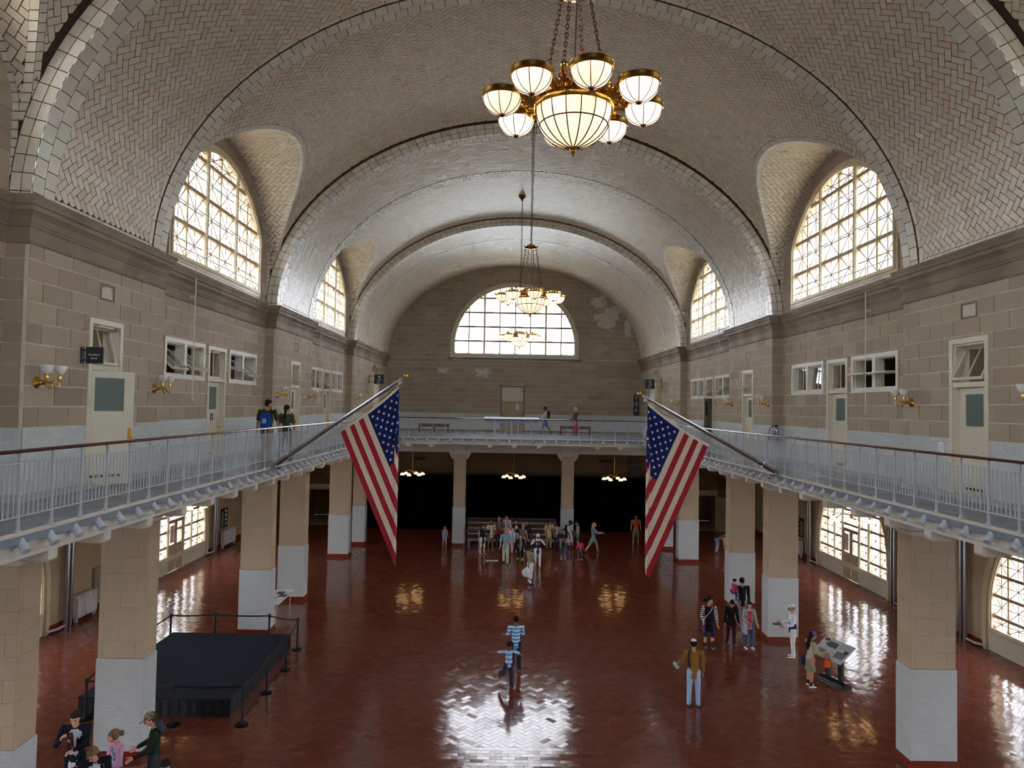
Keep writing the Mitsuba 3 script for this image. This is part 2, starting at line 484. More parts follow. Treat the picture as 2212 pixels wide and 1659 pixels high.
def bay_vault(y0, y1):
    yc = (y0 + y1) / 2
    h = np.linspace(-LH, LH, 61)
    lo = BARREL.u_of_z(z_lat(h))
    k = np.linspace(0, 1, 70)
    U = lo[None] + k[:, None] * (BARREL.L - 2 * lo)[None]
    Y = np.tile(yc + h, (70, 1))
    base.grid(BARREL.S(U.ravel(), Y.ravel())[0].reshape(70, 61, 3))
    edge = np.concatenate([np.stack([lo, yc + h], -1), np.stack([BARREL.L - lo, yc + h], -1)[::-1]])
    dom = Polygon(edge)
    inner = dom.buffer(-0.15, join_style='mitre')
    vt.extend(tiles3d(herringbone(inner, VW, VJ), BARREL.S, VT, TILE, tilt=0.016, tone_var=0.045, odd=(0.06, C(208, 186, 162))))
    for flip in (0, 1):                                                    # one row of squares along each groin
        line = LineString(np.stack([lo, yc + h], -1))
        m = int(line.length / 0.15)
        a = np.array([line.interpolate(i / m, normalized=True).coords[0] for i in range(m + 1)])
        d = np.gradient(a, axis=0); d /= np.linalg.norm(d, axis=1, keepdims=True)
        b = a + np.stack([d[:, 1], -d[:, 0]], -1) * 0.145
        q = np.stack([a[:-1], b[:-1], b[1:], a[1:]], 1)
        if flip: q[..., 0] = BARREL.L - q[..., 0]
        qs = [np.array(g.exterior.coords)[:-1] for g in shapely.buffer(shapely.polygons(q), -VJ / 2, join_style='mitre') if g.geom_type == 'Polygon' and not g.is_empty]
        sq.extend(tiles3d(qs, BARREL.S, VT, PALE, tilt=0.01, tone_var=0.06))
    # lunettes
    ang = np.linspace(math.acos(-LH / LR), math.acos(LH / LR), 80)
    hv = np.concatenate([[-LH], LR * np.cos(ang), [LH]])
    zv = np.concatenate([[ZS], LZ + LR * np.sin(ang), [ZS]])
    sv = np.concatenate([[0], np.cumsum(np.hypot(np.diff(hv), np.diff(zv)))])
    for s in (-1, 1):
        def S(u, v, s=s):
            hh, zz = np.interp(u, sv, hv), np.interp(u, sv, zv)
            n = np.stack([hh * 0, -hh, np.where(np.abs(hh) > LH - .02, 0, -(zz - LZ))], -1)
            return np.stack([s * (8.8 - v), yc + hh, zz], -1), n / np.linalg.norm(n, axis=1, keepdims=True)
        us = np.linspace(0, sv[-1], 140)
        vm = 8.8 - BARREL.x_of_z(np.interp(us, sv, zv))
        V = np.linspace(0, 1, 8)[:, None] * vm[None]
        U = np.tile(us, (8, 1))
        base.grid(S(U.ravel(), V.ravel())[0].reshape(8, 140, 3))
        dom = Polygon(np.concatenate([np.stack([us, vm], -1), [[us[-1], 0], [us[0], 0]]])).buffer(0)
        inner = Polygon(np.concatenate([np.stack([us, vm - 0.15], -1), [[us[-1], -0.2], [us[0], -0.2]]])).buffer(0).intersection(sbox(0.1, 0.15, us[-1] - 0.1, 9))
        if not inner.is_empty:
            vt.extend(tiles3d(herringbone(inner, VW, VJ), S, VT, TILE, tilt=0.014, tone_var=0.045, odd=(0.05, C(190, 182, 164))))
        uu = np.arange(0.05, sv[-1] - 0.15, 0.15)
        vmu = 8.8 - BARREL.x_of_z(np.interp(uu, sv, zv)); vmu2 = 8.8 - BARREL.x_of_z(np.interp(uu + 0.15 - VJ, sv, zv))
        q1 = [np.array([[a, max(b - .145, .15)], [a + .15 - VJ, max(c - .145, .15)], [a + .15 - VJ, c], [a, b]]) for a, b, c in zip(uu, vmu, vmu2) if min(b, c) > .2]
        q2 = [np.array([[a, 0.0], [a + .15 - VJ, 0.0], [a + .15 - VJ, min(c, .145)], [a, min(b, .145)]]) for a, b, c in zip(uu, vmu, vmu2) if min(b, c) > .05]
        sq.extend(tiles3d(q1 + q2, S, VT, PALE, tilt=0.01, tone_var=0.06))


soffit(PIERS[1][0], PIERS[1][1], [15.32])
soffit(PIERS[2][0], PIERS[2][1], [27.66])
soffit(PIERS[3][0], PIERS[3][1], [39.08, 44.1])
sheet(ARCH.S, np.linspace(0, ARCH.L, 90), np.linspace(YN, PIERS[0][1], 4))
for y, t in ((3.55, 0), (11.39, 1), (15.93, 0), (23.77, 1), (28.30, 0), (36.15, 1)): face_ring(y, t)
for b in BAYS: bay_vault(*b)
base.put('vault_shell', 'm_vault_joint', 'ceiling', smooth=False)
put_tiles(vt, 'tile', 'm_vault_tile', 'ceiling', 300)
put_tiles(sq, 'border_tile', 'm_vault_tile', 'ceiling', 300)
print('vault tiles', len(vt), len(sq))

# ---- upper walls, with their openings
PIER_DOORS = {13.66: (0.575, 9.49), 26.08: (0.575, 9.49)}
BAY_C = [7.47, 19.85, 32.22]
rect = sbox
BLOCK = C(164, 148, 128)
WHITE = C(196, 200, 200)


def win_outline(yc, grow=0.0, n=40):
    w, r = 3.09 + grow, 3.70 + grow
    a = math.acos(w / r)
    t = np.linspace(a, PI - a, n)
    return Polygon([(yc - w, 11.45 - grow), (yc + w, 11.45 - grow)] + [(yc + r * math.cos(q), 11.25 + r * math.sin(q)) for q in t])


def arch_poly(yc, w, z0, zsp, n=24, rz=None):
    t = np.linspace(0, PI, n)
    return Polygon([(yc - w, z0), (yc + w, z0)] + [(yc + w * math.cos(q), zsp + (rz or w) * math.sin(q)) for q in t])


def wall_side(side, s):
    W = f'wall_{side}'
    lab(W, f'{side} hall wall of brown painted block above a white glazed wainscot, with piers, doors and lunette windows', 'wall', kind='structure')
    m = MB()
    nrm = np.array([-s, 0, 0.0])
    blocks, bricks = [], []

    def S_at(x):
        return lambda u, v: (np.stack([u * 0 + s * x, u, v], -1), np.tile(nrm, (len(u), 1)))

    def seg(x, y0, y1, z1, holes, casing):
        dom = rect(y0, ZG, y1, z1)
        m.prism(dom.difference(unary_union(holes)) if holes else dom, ((s * x, 0, 0), (0, 1, 0), (0, 0, 1)), 0, s * 0.3)
        free = unary_union(casing) if casing else Polygon()
        blocks.extend(tiles3d(courses(y0, y1, ZW, 0.3425, 9, 0.79, 0.019, rect(y0, ZW, y1, 10.47).difference(free), off=11.755 if x == HX else 17.59 - 0.39), S_at(x), 0.012, BLOCK, tilt=0.004, tone_var=0.07, hue_var=0.02))
        bricks.extend(tiles3d(courses(y0, y1, ZG + 0.12, 0.0665, 16, 0.205, 0.004, rect(y0, ZG, y1, ZW).difference(free)), S_at(x - 0.012), 0.006, WHITE, tilt=0.006, tone_var=0.03, hue_var=0.008))

    for y0, y1 in PIERS:
        holes, cas = [], []
        for c in PIER_DOORS:
            if y0 < c < y1:
                holes.append(rect(c - 0.475, ZG - 1, c + 0.475, 9.38)); cas.append(rect(c - 0.575, ZG - 1, c + 0.575, 9.49))
                cas.append(rect(c - 0.25, 9.86, c + 0.25, 10.19))
        if y1 > 46:
            holes.append(arch_poly(42.0, 1.62, ZG - 1, 8.70)); cas.append(arch_poly(42.0, 1.62, ZG - 1, 8.70))
        seg(HX, y0, y1, ZC - .02, holes, cas)
    for k, (y0, y1) in enumerate(BAYS):
        yc = BAY_C[k]
        holes, cas = [win_outline(yc)], [win_outline(yc, .12)]
        if k:
            holes += [rect(yc - .5, ZG - 1, yc + .53, 9.40), rect(yc - 3.0, 8.6, yc - .92, 9.40), rect(yc + .92, 8.6, yc + 3.08, 9.40)]
            cas += [rect(yc - .6, ZG - 1, yc + .63, 9.5), rect(yc - 3.1, 8.51, yc - .82, 9.5), rect(yc + .82, 8.51, yc + 3.18, 9.5)]
        hh = np.linspace(LH, -LH, 50)
        upper = Polygon([(y0, ZC - .1), (y1, ZC - .1)] + [(yc + h, min(z, 15.44)) for h, z in zip(hh, z_lat(hh) + 0.02)])
        seg(BX, y0, y1, ZC, [h for h in holes[1:]] + [sbox(yc - 3.09, 11.45, yc + 3.09, 12)], cas[1:])
        m.prism(upper.difference(holes[0]), ((s * BX, 0, 0), (0, 1, 0), (0, 0, 1)), 0, s * 0.3)
        blocks.extend(tiles3d(courses(y0, y1, 11.25, 0.3425, 13, 0.79, 0.010, upper.difference(cas[0])), S_at(BX), 0.012, BLOCK * 0.95, tilt=0.004, tone_var=0.07))
        for y, sg in ((y0, 1), (y1, -1)):                                  # the piers' returns
            x0, x1 = sorted((s * HX, s * (BX + .05)))
            m.box(x0, x1, y - (.02 if sg > 0 else 0), y + (.02 if sg < 0 else 0), ZG, ZC)
            if sg < 0:
                Sr = lambda u, v, y=y: (np.stack([u, u * 0 + y, v], -1), np.tile([0, -1.0, 0], (len(u), 1)))
                blocks.extend(tiles3d(courses(x0, x1, ZW, 0.3425, 9, 1.0, 0.013, rect(x0 + .004, ZW, x1 - .06, 10.47), bond=0, off=x0), Sr, 0.012, BLOCK, tilt=0.004, tone_var=0.05))
                bricks.extend(tiles3d(courses(x0, x1, ZG + .12, 0.0665, 16, 0.19, 0.004), lambda u, v, y=y: (np.stack([u, u * 0 + y - .012, v], -1), np.tile([0, -1.0, 0], (len(u), 1))), 0.006, WHITE, tilt=0.006, tone_var=0.03))
    m.put('core', 'm_block_joint', W)
    put_tiles(blocks, 'block', 'm_block', W, 300)
    put_tiles(bricks, 'glazed_brick', 'm_glazed', W, 300)
    # string course, frieze and cornice, broken forward round the piers
    prof = [(0.0, 10.455), (0.03, 10.47), (0.04, 10.49), (0.03, 10.53), (0.012, 10.54), (0.012, 10.735), (0.03, 10.745), (0.03, 10.775), (0.045, 10.80), (0.075, 10.90), (0.12, 10.965), (0.14, 10.985), (0.14, 11.06), (0.165, 11.08), (0.175, 11.13), (0.20, 11.20), (0.20, 11.225), (-.25, 11.235)]
    path = [(HX, YN)]
    for y0, y1 in BAYS: path += [(HX, y0), (BX, y0), (BX, y1), (HX, y1)]
    path.append((HX, YE))
    rows = []
    for d, z in prof:
        row = []
        for i, (x, y) in enumerate(path):
            dy = 0
            if 0 < i < len(path) - 1:
                j = (i - 1) % 4
                dy = d if j in (0, 1) else -d
            row.append((s * (x - d), y + dy, z))
        rows.append(row)
    c = MB(); c.grid(np.array(rows), flip=s < 0)
    c.put('cornice', 'm_trim_stone', W)
    rows = []
    for d, z in [(0.012, ZG), (0.05, ZG), (0.05, ZG + .10), (0.014, ZG + .13)]:
        rows.append([(s * (x - d), y + (0 if not 0 < i < len(path) - 1 else (d if (i - 1) % 4 in (0, 1) else -d)), z) for i, (x, y) in enumerate(path)])
    c = MB(); c.grid(np.array(rows), flip=s < 0)
    c.put('cove_base', 'm_glaze_joint', W)


wall_side('left', -1)
wall_side('right', 1)

# ---- end walls
lab('wall_back', 'far end wall of dark brown painted block round a semicircular window', 'wall', kind='structure')
lab('wall_front', 'near end wall behind the viewer', 'wall', kind='structure')


def end_win(grow=0.0):
    t = np.linspace(0, PI, 50)
    return Polygon([(-4.12 - grow, 11.32 - grow), (4.12 + grow, 11.32 - grow)] + [((4.12 + grow) * math.cos(q), 12.0 + (4.08 + grow) * math.sin(q)) for q in t])


t = np.linspace(0, PI, 80)
gable = Polygon([(-8.6, ZG - .3), (8.6, ZG - .3)] + [(8.6 * math.cos(q), ZS + 6.4 * math.sin(q)) for q in t])
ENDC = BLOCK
for W, y, s in (('wall_back', YE, 1), ('wall_front', YN, -1)):
    m = MB()
    dom = gable.difference(end_win())
    m.prism(dom, ((0, y, 0), (1, 0, 0), (0, 0, 1)), 0, -s * 0.4)            # a x b points to -y
    m.put('core', 'm_block_joint', W)
    if s > 0:
        Sb = lambda u, v: (np.stack([u, u * 0 + YE, v], -1), np.tile([0, -1.0, 0], (len(u), 1)))
        free = unary_union([end_win(.14), rect(-.84, 0, .72, 9.4), rect(-4.4, 11.0, 4.4, 11.2)])
        wall = gable.buffer(-.02).difference(free)
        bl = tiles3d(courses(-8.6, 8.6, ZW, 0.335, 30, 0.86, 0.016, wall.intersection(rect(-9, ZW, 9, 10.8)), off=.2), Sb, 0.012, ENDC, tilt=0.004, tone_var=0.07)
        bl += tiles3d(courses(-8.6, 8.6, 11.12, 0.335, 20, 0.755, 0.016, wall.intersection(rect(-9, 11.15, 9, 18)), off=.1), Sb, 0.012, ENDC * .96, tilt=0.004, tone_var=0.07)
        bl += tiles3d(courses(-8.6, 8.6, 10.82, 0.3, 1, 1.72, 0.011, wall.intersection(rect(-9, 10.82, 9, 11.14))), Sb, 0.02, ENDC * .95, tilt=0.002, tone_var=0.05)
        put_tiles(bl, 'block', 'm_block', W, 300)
        br = tiles3d(courses(-8.4, 8.4, ZG + .12, 0.0665, 16, 0.205, 0.004, rect(-8.4, ZG, 8.4, ZW).difference(free)), lambda u, v: (np.stack([u, u * 0 + YE - .012, v], -1), np.tile([0, -1.0, 0], (len(u), 1))), 0.006, WHITE, tilt=0.006, tone_var=0.03)
        put_tiles(br, 'glazed_brick', 'm_glazed', W, 0)
        m = MB(); m.box(-8.4, 8.4, YE - .012, YE + .1, ZG, ZG + .12); m.box(-4.45, 4.45, YE - .07, YE + .05, 11.06, 11.18)
        m.put('sill_course', 'm_trim_stone', W)

# ---- ground floor: floor, outer walls, end walls, aisle ceilings
lab('floor', 'polished red quarry tile floor laid in herringbone with straight border bands', 'floor', kind='structure')
m = MB(); m.box(-OX - .4, OX + .4, YN - .4, YE + .4, -0.3, -0.012)
m.put('bed', 'm_floor_joint', 'floor')
FT, FW_, FJ = C(112, 60, 47), 0.143, 0.007
BANDS_Y = [(15.9, 16.75), (24.45, 25.3), (28.65, 29.5), (37.2, 38.05), (40.2, 41.0)]
BANDS_X = [(-9.75, -8.55), (8.55, 9.75)]
whole = rect(-OX, 12.0, OX, YE)
bx = unary_union([rect(a, 12.0, b, YE) for a, b in BANDS_X])
by = unary_union([rect(-8.55, a, 8.55, b) for a, b in BANDS_Y])
Sf = lambda u, v: (np.stack([u, v, u * 0 - .012], -1), np.tile([0, 0, 1.0], (len(u), 1)))
ft = []
panels = whole.difference(bx).difference(by)
for g in panels.geoms:
    ft += tiles3d(herringbone(g, FW_, FJ), Sf, 0.012, FT, tilt=0.008, tone_var=0.10, hue_var=0.03)
for a, b in BANDS_Y:
    n = int(round((b - a) / 0.145))
    ft += tiles3d(courses(-8.55, 8.55, a, (b - a) / n, n, 0.29, FJ), Sf, 0.012, FT, tilt=0.008, tone_var=0.10, hue_var=0.03)
for a, b in BANDS_X:
    n = int(round((b - a) / 0.145))
    ft += tiles3d([p[:, ::-1] for p in courses(12.0, YE, a, (b - a) / n, n, 0.29, FJ)], Sf, 0.012, FT, tilt=0.008, tone_var=0.10, hue_var=0.03)
put_tiles(ft, 'tile', 'm_floor_tile', 'floor', 300)
m = MB(); m.box(-OX, OX, YN, 12.0, -.02, 0); m.put('near_tile', 'm_floor_tile', 'floor', color=FT)
print('floor tiles', len(ft))

GW = [20.75, 33.65]                                                         # centres of the arched windows of the outer walls
GW_ALL = [-4.75, 8.0] + GW
g_open = lambda yc, grow=0.0: arch_poly(yc, 3.35 + grow, 0.0, 1.45, 40, 3.55 + grow)
for side, s in (('left', -1), ('right', 1)):
    m = MB()
    dom = rect(YN - .4, 0, YE + .4, 6.0).difference(unary_union([g_open(c) for c in GW_ALL]))
    m.prism(dom, ((s * OX, 0, 0), (0, 1, 0), (0, 0, 1)), 0, s * 0.5)
    m.put('lower_wall', 'm_plaster', f'wall_{side}')
    m = MB()
    for a, b in ((11.5, 17.4), (24.1, 30.3), (37.0, YE)): m.box(min(s * OX, s * (OX - .03)), max(s * OX, s * (OX - .03)), a, b, 0, .22)
    m.put('red_base', 'm_gloss', f'wall_{side}', color=C(112, 42, 30))
    x0, x1 = sorted((s * 8.6, s * (OX + .4)))
    m = MB(); m.box(x0, x1, YN - .4, YE + .4, 5.95, 6.2); m.put('aisle_ceiling', 'm_plaster', f'wall_{side}')
    # the rooms behind the gallery doors
    x0, x1 = sorted((s * (BX + .3), s * 13.0))
    m = MB()
    m.box(x0, x1, 11, YE, 10.4, 10.6); m.box(*sorted((s * 12.9, s * 13.0)), 11, YE, 6.2, 10.5); m.box(x0, x1, 10.9, 11, 6.2, 10.5); m.box(x0, x1, YE - .1, YE, 6.2, 10.5)
    for yy in (16.4, 23.2, 28.7, 35.9, 38.5): m.box(x0, x1, yy, yy + .1, 6.2, 10.5)
    m.put('room_behind', 'm_dark_room', f'wall_{side}')
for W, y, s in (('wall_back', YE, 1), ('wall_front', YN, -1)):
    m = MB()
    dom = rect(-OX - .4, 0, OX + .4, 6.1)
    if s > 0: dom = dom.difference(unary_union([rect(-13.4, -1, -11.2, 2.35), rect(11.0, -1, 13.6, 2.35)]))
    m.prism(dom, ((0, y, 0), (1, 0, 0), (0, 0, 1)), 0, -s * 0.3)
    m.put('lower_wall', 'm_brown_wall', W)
m = MB()
for a, b in ((-14.2, -10.4), (10.2, 14.4)):
    m.box(a, b, 51, 51.1, 0, 3.2); m.box(a, a + .1, YE + .3, 51, 0, 3.2); m.box(b - .1, b, YE + .3, 51, 0, 3.2); m.box(a, b, YE + .3, 51, 3.1, 3.2); m.box(a, b, YE - .02, 51, -.1, -.001)
m.put('passage', 'm_dark_room', 'wall_back')

# ---------------------------------------------------------------- gallery: slab, fascia, brackets, beams
GXE, GYE, GYN = 6.72, 37.4, 0.62
lab('gallery', 'cream gallery with grey floor carried on brackets round three sides of the hall', 'gallery', kind='structure')
m = MB()
for s in (-1, 1):
    x0, x1 = sorted((s * GXE, s * (BX + .32)))
    m.box(x0, x1, YN, YE, 6.14, ZG)
m.box(-GXE, GXE, GYE, YE, 6.14, ZG); m.box(-GXE, GXE, YN, GYN, 6.14, ZG)
m.put('floor_slab', 'm_gallery_floor', 'gallery')
m = MB()                                                                    # nosing and fascia
prof = [(0.0, 6.302), (-.02, 6.302), (-.02, 6.25), (.03, 6.235), (.05, 6.22), (.05, 6.20), (.09, 6.19), (.10, 6.0), (.07, 5.985), (.07, 5.93), (.11, 5.92), (1.9, 5.92)]
rows = []
for d, z in prof:
    rows.append([(-GXE - d, GYN - d, z), (-GXE - d, GYE + d, z), (GXE + d, GYE + d, z), (GXE + d, GYN - d, z), (-GXE - d, GYN - d, z)])
m.grid(np.array(rows)); m.put('fascia', 'm_beam_paint', 'gallery')
for s in (-1, 1):
    m = MB(); x0, x1 = sorted((s * 8.66, s * 9.64)); m.box(x0, x1, YN, YE, 5.42, 5.96); x0, x1 = sorted((s * 8.62, s * 8.66)); m.box(x0, x1, YN, YE, 5.78, 5.93)
    m.put('beam', 'm_beam_paint', 'gallery')
m = MB(); m.box(-8.66, 8.66, 40.36, 40.9, 5.32, 5.96); m.box(-8.66, 8.66, 40.32, 40.36, 5.76, 5.93); m.put('beam', 'm_beam_paint', 'gallery')


def bracket_mesh():
    """A scroll bracket seen from the side, pointing to -x from the beam at x = 0 to the fascia at x = -1.84."""
    pts = [(-1.86, 5.93), (-1.86, 5.80), (-1.83, 5.765), (-1.62, 5.765)]
    for q in np.linspace(0, PI / 2, 7)[1:]: pts.append((-1.62 + .42 * math.sin(q), 5.765 - .0 + .14 * (1 - math.cos(q)) - .0))
    pts += [(-1.2, 5.93)]
    b = MB(); b.prism(Polygon(pts), ((0, .10, 0), (1, 0, 0), (0, 0, 1)), 0, .2)
    pts = [(-1.25, 5.93)] + [(-1.25 + 1.25 * q, 5.93 - .30 * math.sin(q * PI / 2)) for q in np.linspace(0, 1, 8)] + [(0, 5.93)]
    b.prism(Polygon(pts), ((0, .08, 0), (1, 0, 0), (0, 0, 1)), 0, .16)
    return b.mesh


bm = mikit.ply(bracket_mesh(), 'm_beam_paint')
R = lambda deg: T().rotate([0, 0, 1], deg)
for s in (-1, 1):
    for y in 9.74 + 1.3215 * np.arange(-6, 22):
        if GYN + .5 < y < GYE - .1:
            scene[fresh('gallery__bracket')] = {**bm, 'to_world': T().translate([s * 8.66, float(y), 0]) @ R(180 if s < 0 else 0)}
for x in (-5.69, -4.48, -1.36, -.06, 1.24, 4.37, 5.59):
    scene[fresh('gallery__bracket')] = {**bm, 'to_world': T().translate([x, GYE + 1.94, 0]) @ R(90)}

# ---- railings: handrail, top and bottom bars, posts, balusters
HZ = 7.32
def railing(name, label, p0, p1, ends):
    """A straight run of railing from p0 to p1 (plan)."""
    k = fresh(name); lab(k, label, 'railing')
    p0, p1 = np.array([*p0, 0.0]), np.array([*p1, 0.0])
    d = p1 - p0; L = np.linalg.norm(d); d /= L; n = np.array([-d[1], d[0], 0])
    m = MB(); z = lambda h: np.array([0, 0, h])
    prof = np.array([(-.038, 0), (-.042, .014), (-.03, .035), (0, .044), (.03, .035), (.042, .014), (.038, 0)])
    rows = np.array([[p + n * a + z(HZ - .03 + b) for a, b in prof] for p in (p0, p1)])
    m.grid(rows, flip=False); m.add(rows.reshape(-1, 3)[[0, 6, 7, 13]], [[0, 1, 3, 2]])
    m.put('handrail', 'm_handrail', k)
    m = MB()
    m.bar(p0 + z(HZ - .16), p1 + z(HZ - .16), .03, .012); m.put('top_bar', 'm_rail_paint', k)
    m = MB(); m.bar(p0 + z(6.50), p1 + z(6.50), .03, .014); m.put('bottom_bar', 'm_rail_paint', k)
    ps = np.arange(ends, L - .05, 0.6455)
    pm = MB(); pm.box(-.013, .013, -.02, .02, ZG, HZ - .02); pm.cyl((0, 0, ZG), (0, 0, ZG + .035), .04, 8); pm.cyl((0, 0, ZG + .035), (0, 0, ZG + .07), .026, 8)
    ang = math.degrees(math.atan2(d[1], d[0]))
    pl = mikit.ply(pm.mesh, 'm_rail_paint')
    for q in ps:
        c = p0 + d * q
        scene[fresh(k + '__post')] = {**pl, 'to_world': T().translate(c.tolist()) @ R(ang - 90)}
    bs = np.concatenate([q + 0.6455 * (np.arange(6) + 1) / 7 for q in np.concatenate([[ps[0] - .6455], ps])])
    bs = bs[(bs > .03) & (bs < L - .03)]
    cen = p0 + d * bs[:, None] + z(6.83)
    mask = split_largest(cen, np.ones(len(bs)), 300)
    one = MB(); one.box(-.005, .005, -.009, .009, 6.50, HZ - .16)
    bl = mikit.ply(one.mesh, 'm_rail_paint')
    rest = MB()
    for c, mm in zip(cen, mask):
        if mm: scene[fresh(k + '__baluster')] = {**bl, 'to_world': T().translate([c[0], c[1], 0]) @ R(ang - 90)}
        else: rest.box(c[0] - .008, c[0] + .008, c[1] - .008, c[1] + .008, 6.50, HZ - .16)
    if rest.n: lab(rest.put('baluster_field', 'm_rail_paint', k), kind='stuff')
    return k


railing('railing', 'long grey baluster railing with dark red handrail along the left gallery', (-GXE + .03, GYN), (-GXE + .03, GYE + .03), 8.849 - .6455 * 12 - GYN)
railing('railing', 'long grey baluster railing with dark red handrail along the right gallery', (GXE - .03, GYE + .03), (GXE - .03, GYN), .3)
railing('railing', 'short grey baluster railing with dark handrail across the far gallery', (-GXE + .09, GYE + .03), (GXE - .09, GYE + .03), .30)

# ---- columns
COLS = []


def column(cx, y0, label, wx=1.02, wy=0.56):
    """A square column: white glazed brick below, buff painted block above, red tile plinth, moulded head."""
    k = fresh('column'); lab(k, label, 'column', group=None)
    cy = y0 + wy / 2 + .02
    def bx(m, gx, gy, z0, z1): m.box(cx - wx / 2 - gx, cx + wx / 2 + gx, cy - wy / 2 - gy, cy + wy / 2 + gy, z0, z1)
    m = MB(); bx(m, -.006, -.006, 2.2, 5.3); m.put('shaft', 'm_paint', k, color=C(196, 176, 152))
    m = MB(); bx(m, .016, .016, .16, 2.196)
    m.put('glazed_core', 'm_paint', k, color=C(186, 188, 186))
    m = MB(); bx(m, .06, .06, 0, .09); bx(m, .045, .045, .09, .15); bx(m, .03, .03, .15, .165); m.put('plinth', 'm_gloss', k, color=C(118, 42, 32))
    m = MB(); bx(m, .02, .02, 5.2, 5.25); bx(m, .05, .05, 5.25, 5.30); bx(m, .01, .01, 5.30, 5.45); m.put('head', 'm_beam_paint', k)
    bl, br = [], []
    tone = C(186, 164, 138)
    for (o, a, n, w) in (((cx - wx / 2, cy - wy / 2), (1, 0), (0, -1), wx), ((cx + wx / 2, cy + wy / 2), (-1, 0), (0, 1), wx),
                         ((cx + wx / 2, cy - wy / 2), (0, 1), (1, 0), wy), ((cx - wx / 2, cy + wy / 2), (0, -1), (-1, 0), wy)):
        def S(u, v, g=0.0): return np.stack([o[0] + u * a[0] + g * n[0], o[1] + u * a[1] + g * n[1], v], -1), np.tile([n[0], n[1], 0.0], (len(u), 1))
        bl += tiles3d(courses(0, w, 2.2, .374, 8, .72, .004, off=.1), lambda u, v: S(u, v, -.006), .008, tone, tilt=.002, tone_var=.015, hue_var=.006)
        br += tiles3d(courses(-.02, w + .02, .165, .0677, 30, .15 if False else .17, .003), lambda u, v: S(u, v, .016), .005, C(192, 196, 198), tilt=.004, tone_var=.014, hue_var=.008)
    for t_ in bl: put('block', (t_[0], t_[1]), 'm_paint', k, color=t_[2])
    put_tiles(br, 'glazed_brick', 'm_glazed', k, 0)
    COLS.append(k)
    return k


XC = 9.147
names_l = ['front left column at the left edge of the view', 'tall left column standing in front of the black stage', 'left column behind the black stage beside the folding table',
           'left column just behind the folding table', 'left column partly hidden by the left flag']
names_r = [None, 'near right column with the largest white glazed base', 'right column beside the visitor in a white cap', 'right column behind the man holding a child', 'right column partly hidden by the right flag']
for i, y in enumerate((11.82, 16.02, 24.57, 28.77, 37.0)):
    column(-XC, y, 'buff and white ' + names_l[i])
    if names_r[i]: column(XC, y, 'buff and white ' + names_r[i])
column(-8.78, 40.3, 'far corner column behind the left flag', wx=.68)
column(8.78, 40.3, 'far corner column behind the right flag', wx=.68)
column(-3.1, 40.3, 'slim far column left of the bleachers', wx=.68)
column(3.08, 40.3, 'slim far column right of the bleachers', wx=.68)
for x in (-3.1, 3.08):                                                      # heads with scrolled side brackets
    m = MB()
    m.box(x - .42, x + .42, 40.22, 40.36, 5.70, 5.78); m.box(x - .39, x + .39, 40.24, 40.36, 5.62, 5.70); m.box(x - .35, x + .35, 40.26, 40.36, 5.3, 5.62)
    for s in (-1, 1):
        m.prism(Polygon([(x + s * .34, 5.32), (x + s * .60, 5.32), (x + s * .60, 5.2), (x + s * .52, 5.1), (x + s * .50, 5.02), (x + s * .36, 4.9), (x + s * .34, 4.85)]).buffer(0), ((0, 40.8, 0), (1, 0, 0), (0, 0, 1)), 0, .4)
    m.put('corbel_head', 'm_beam_paint', 'gallery')

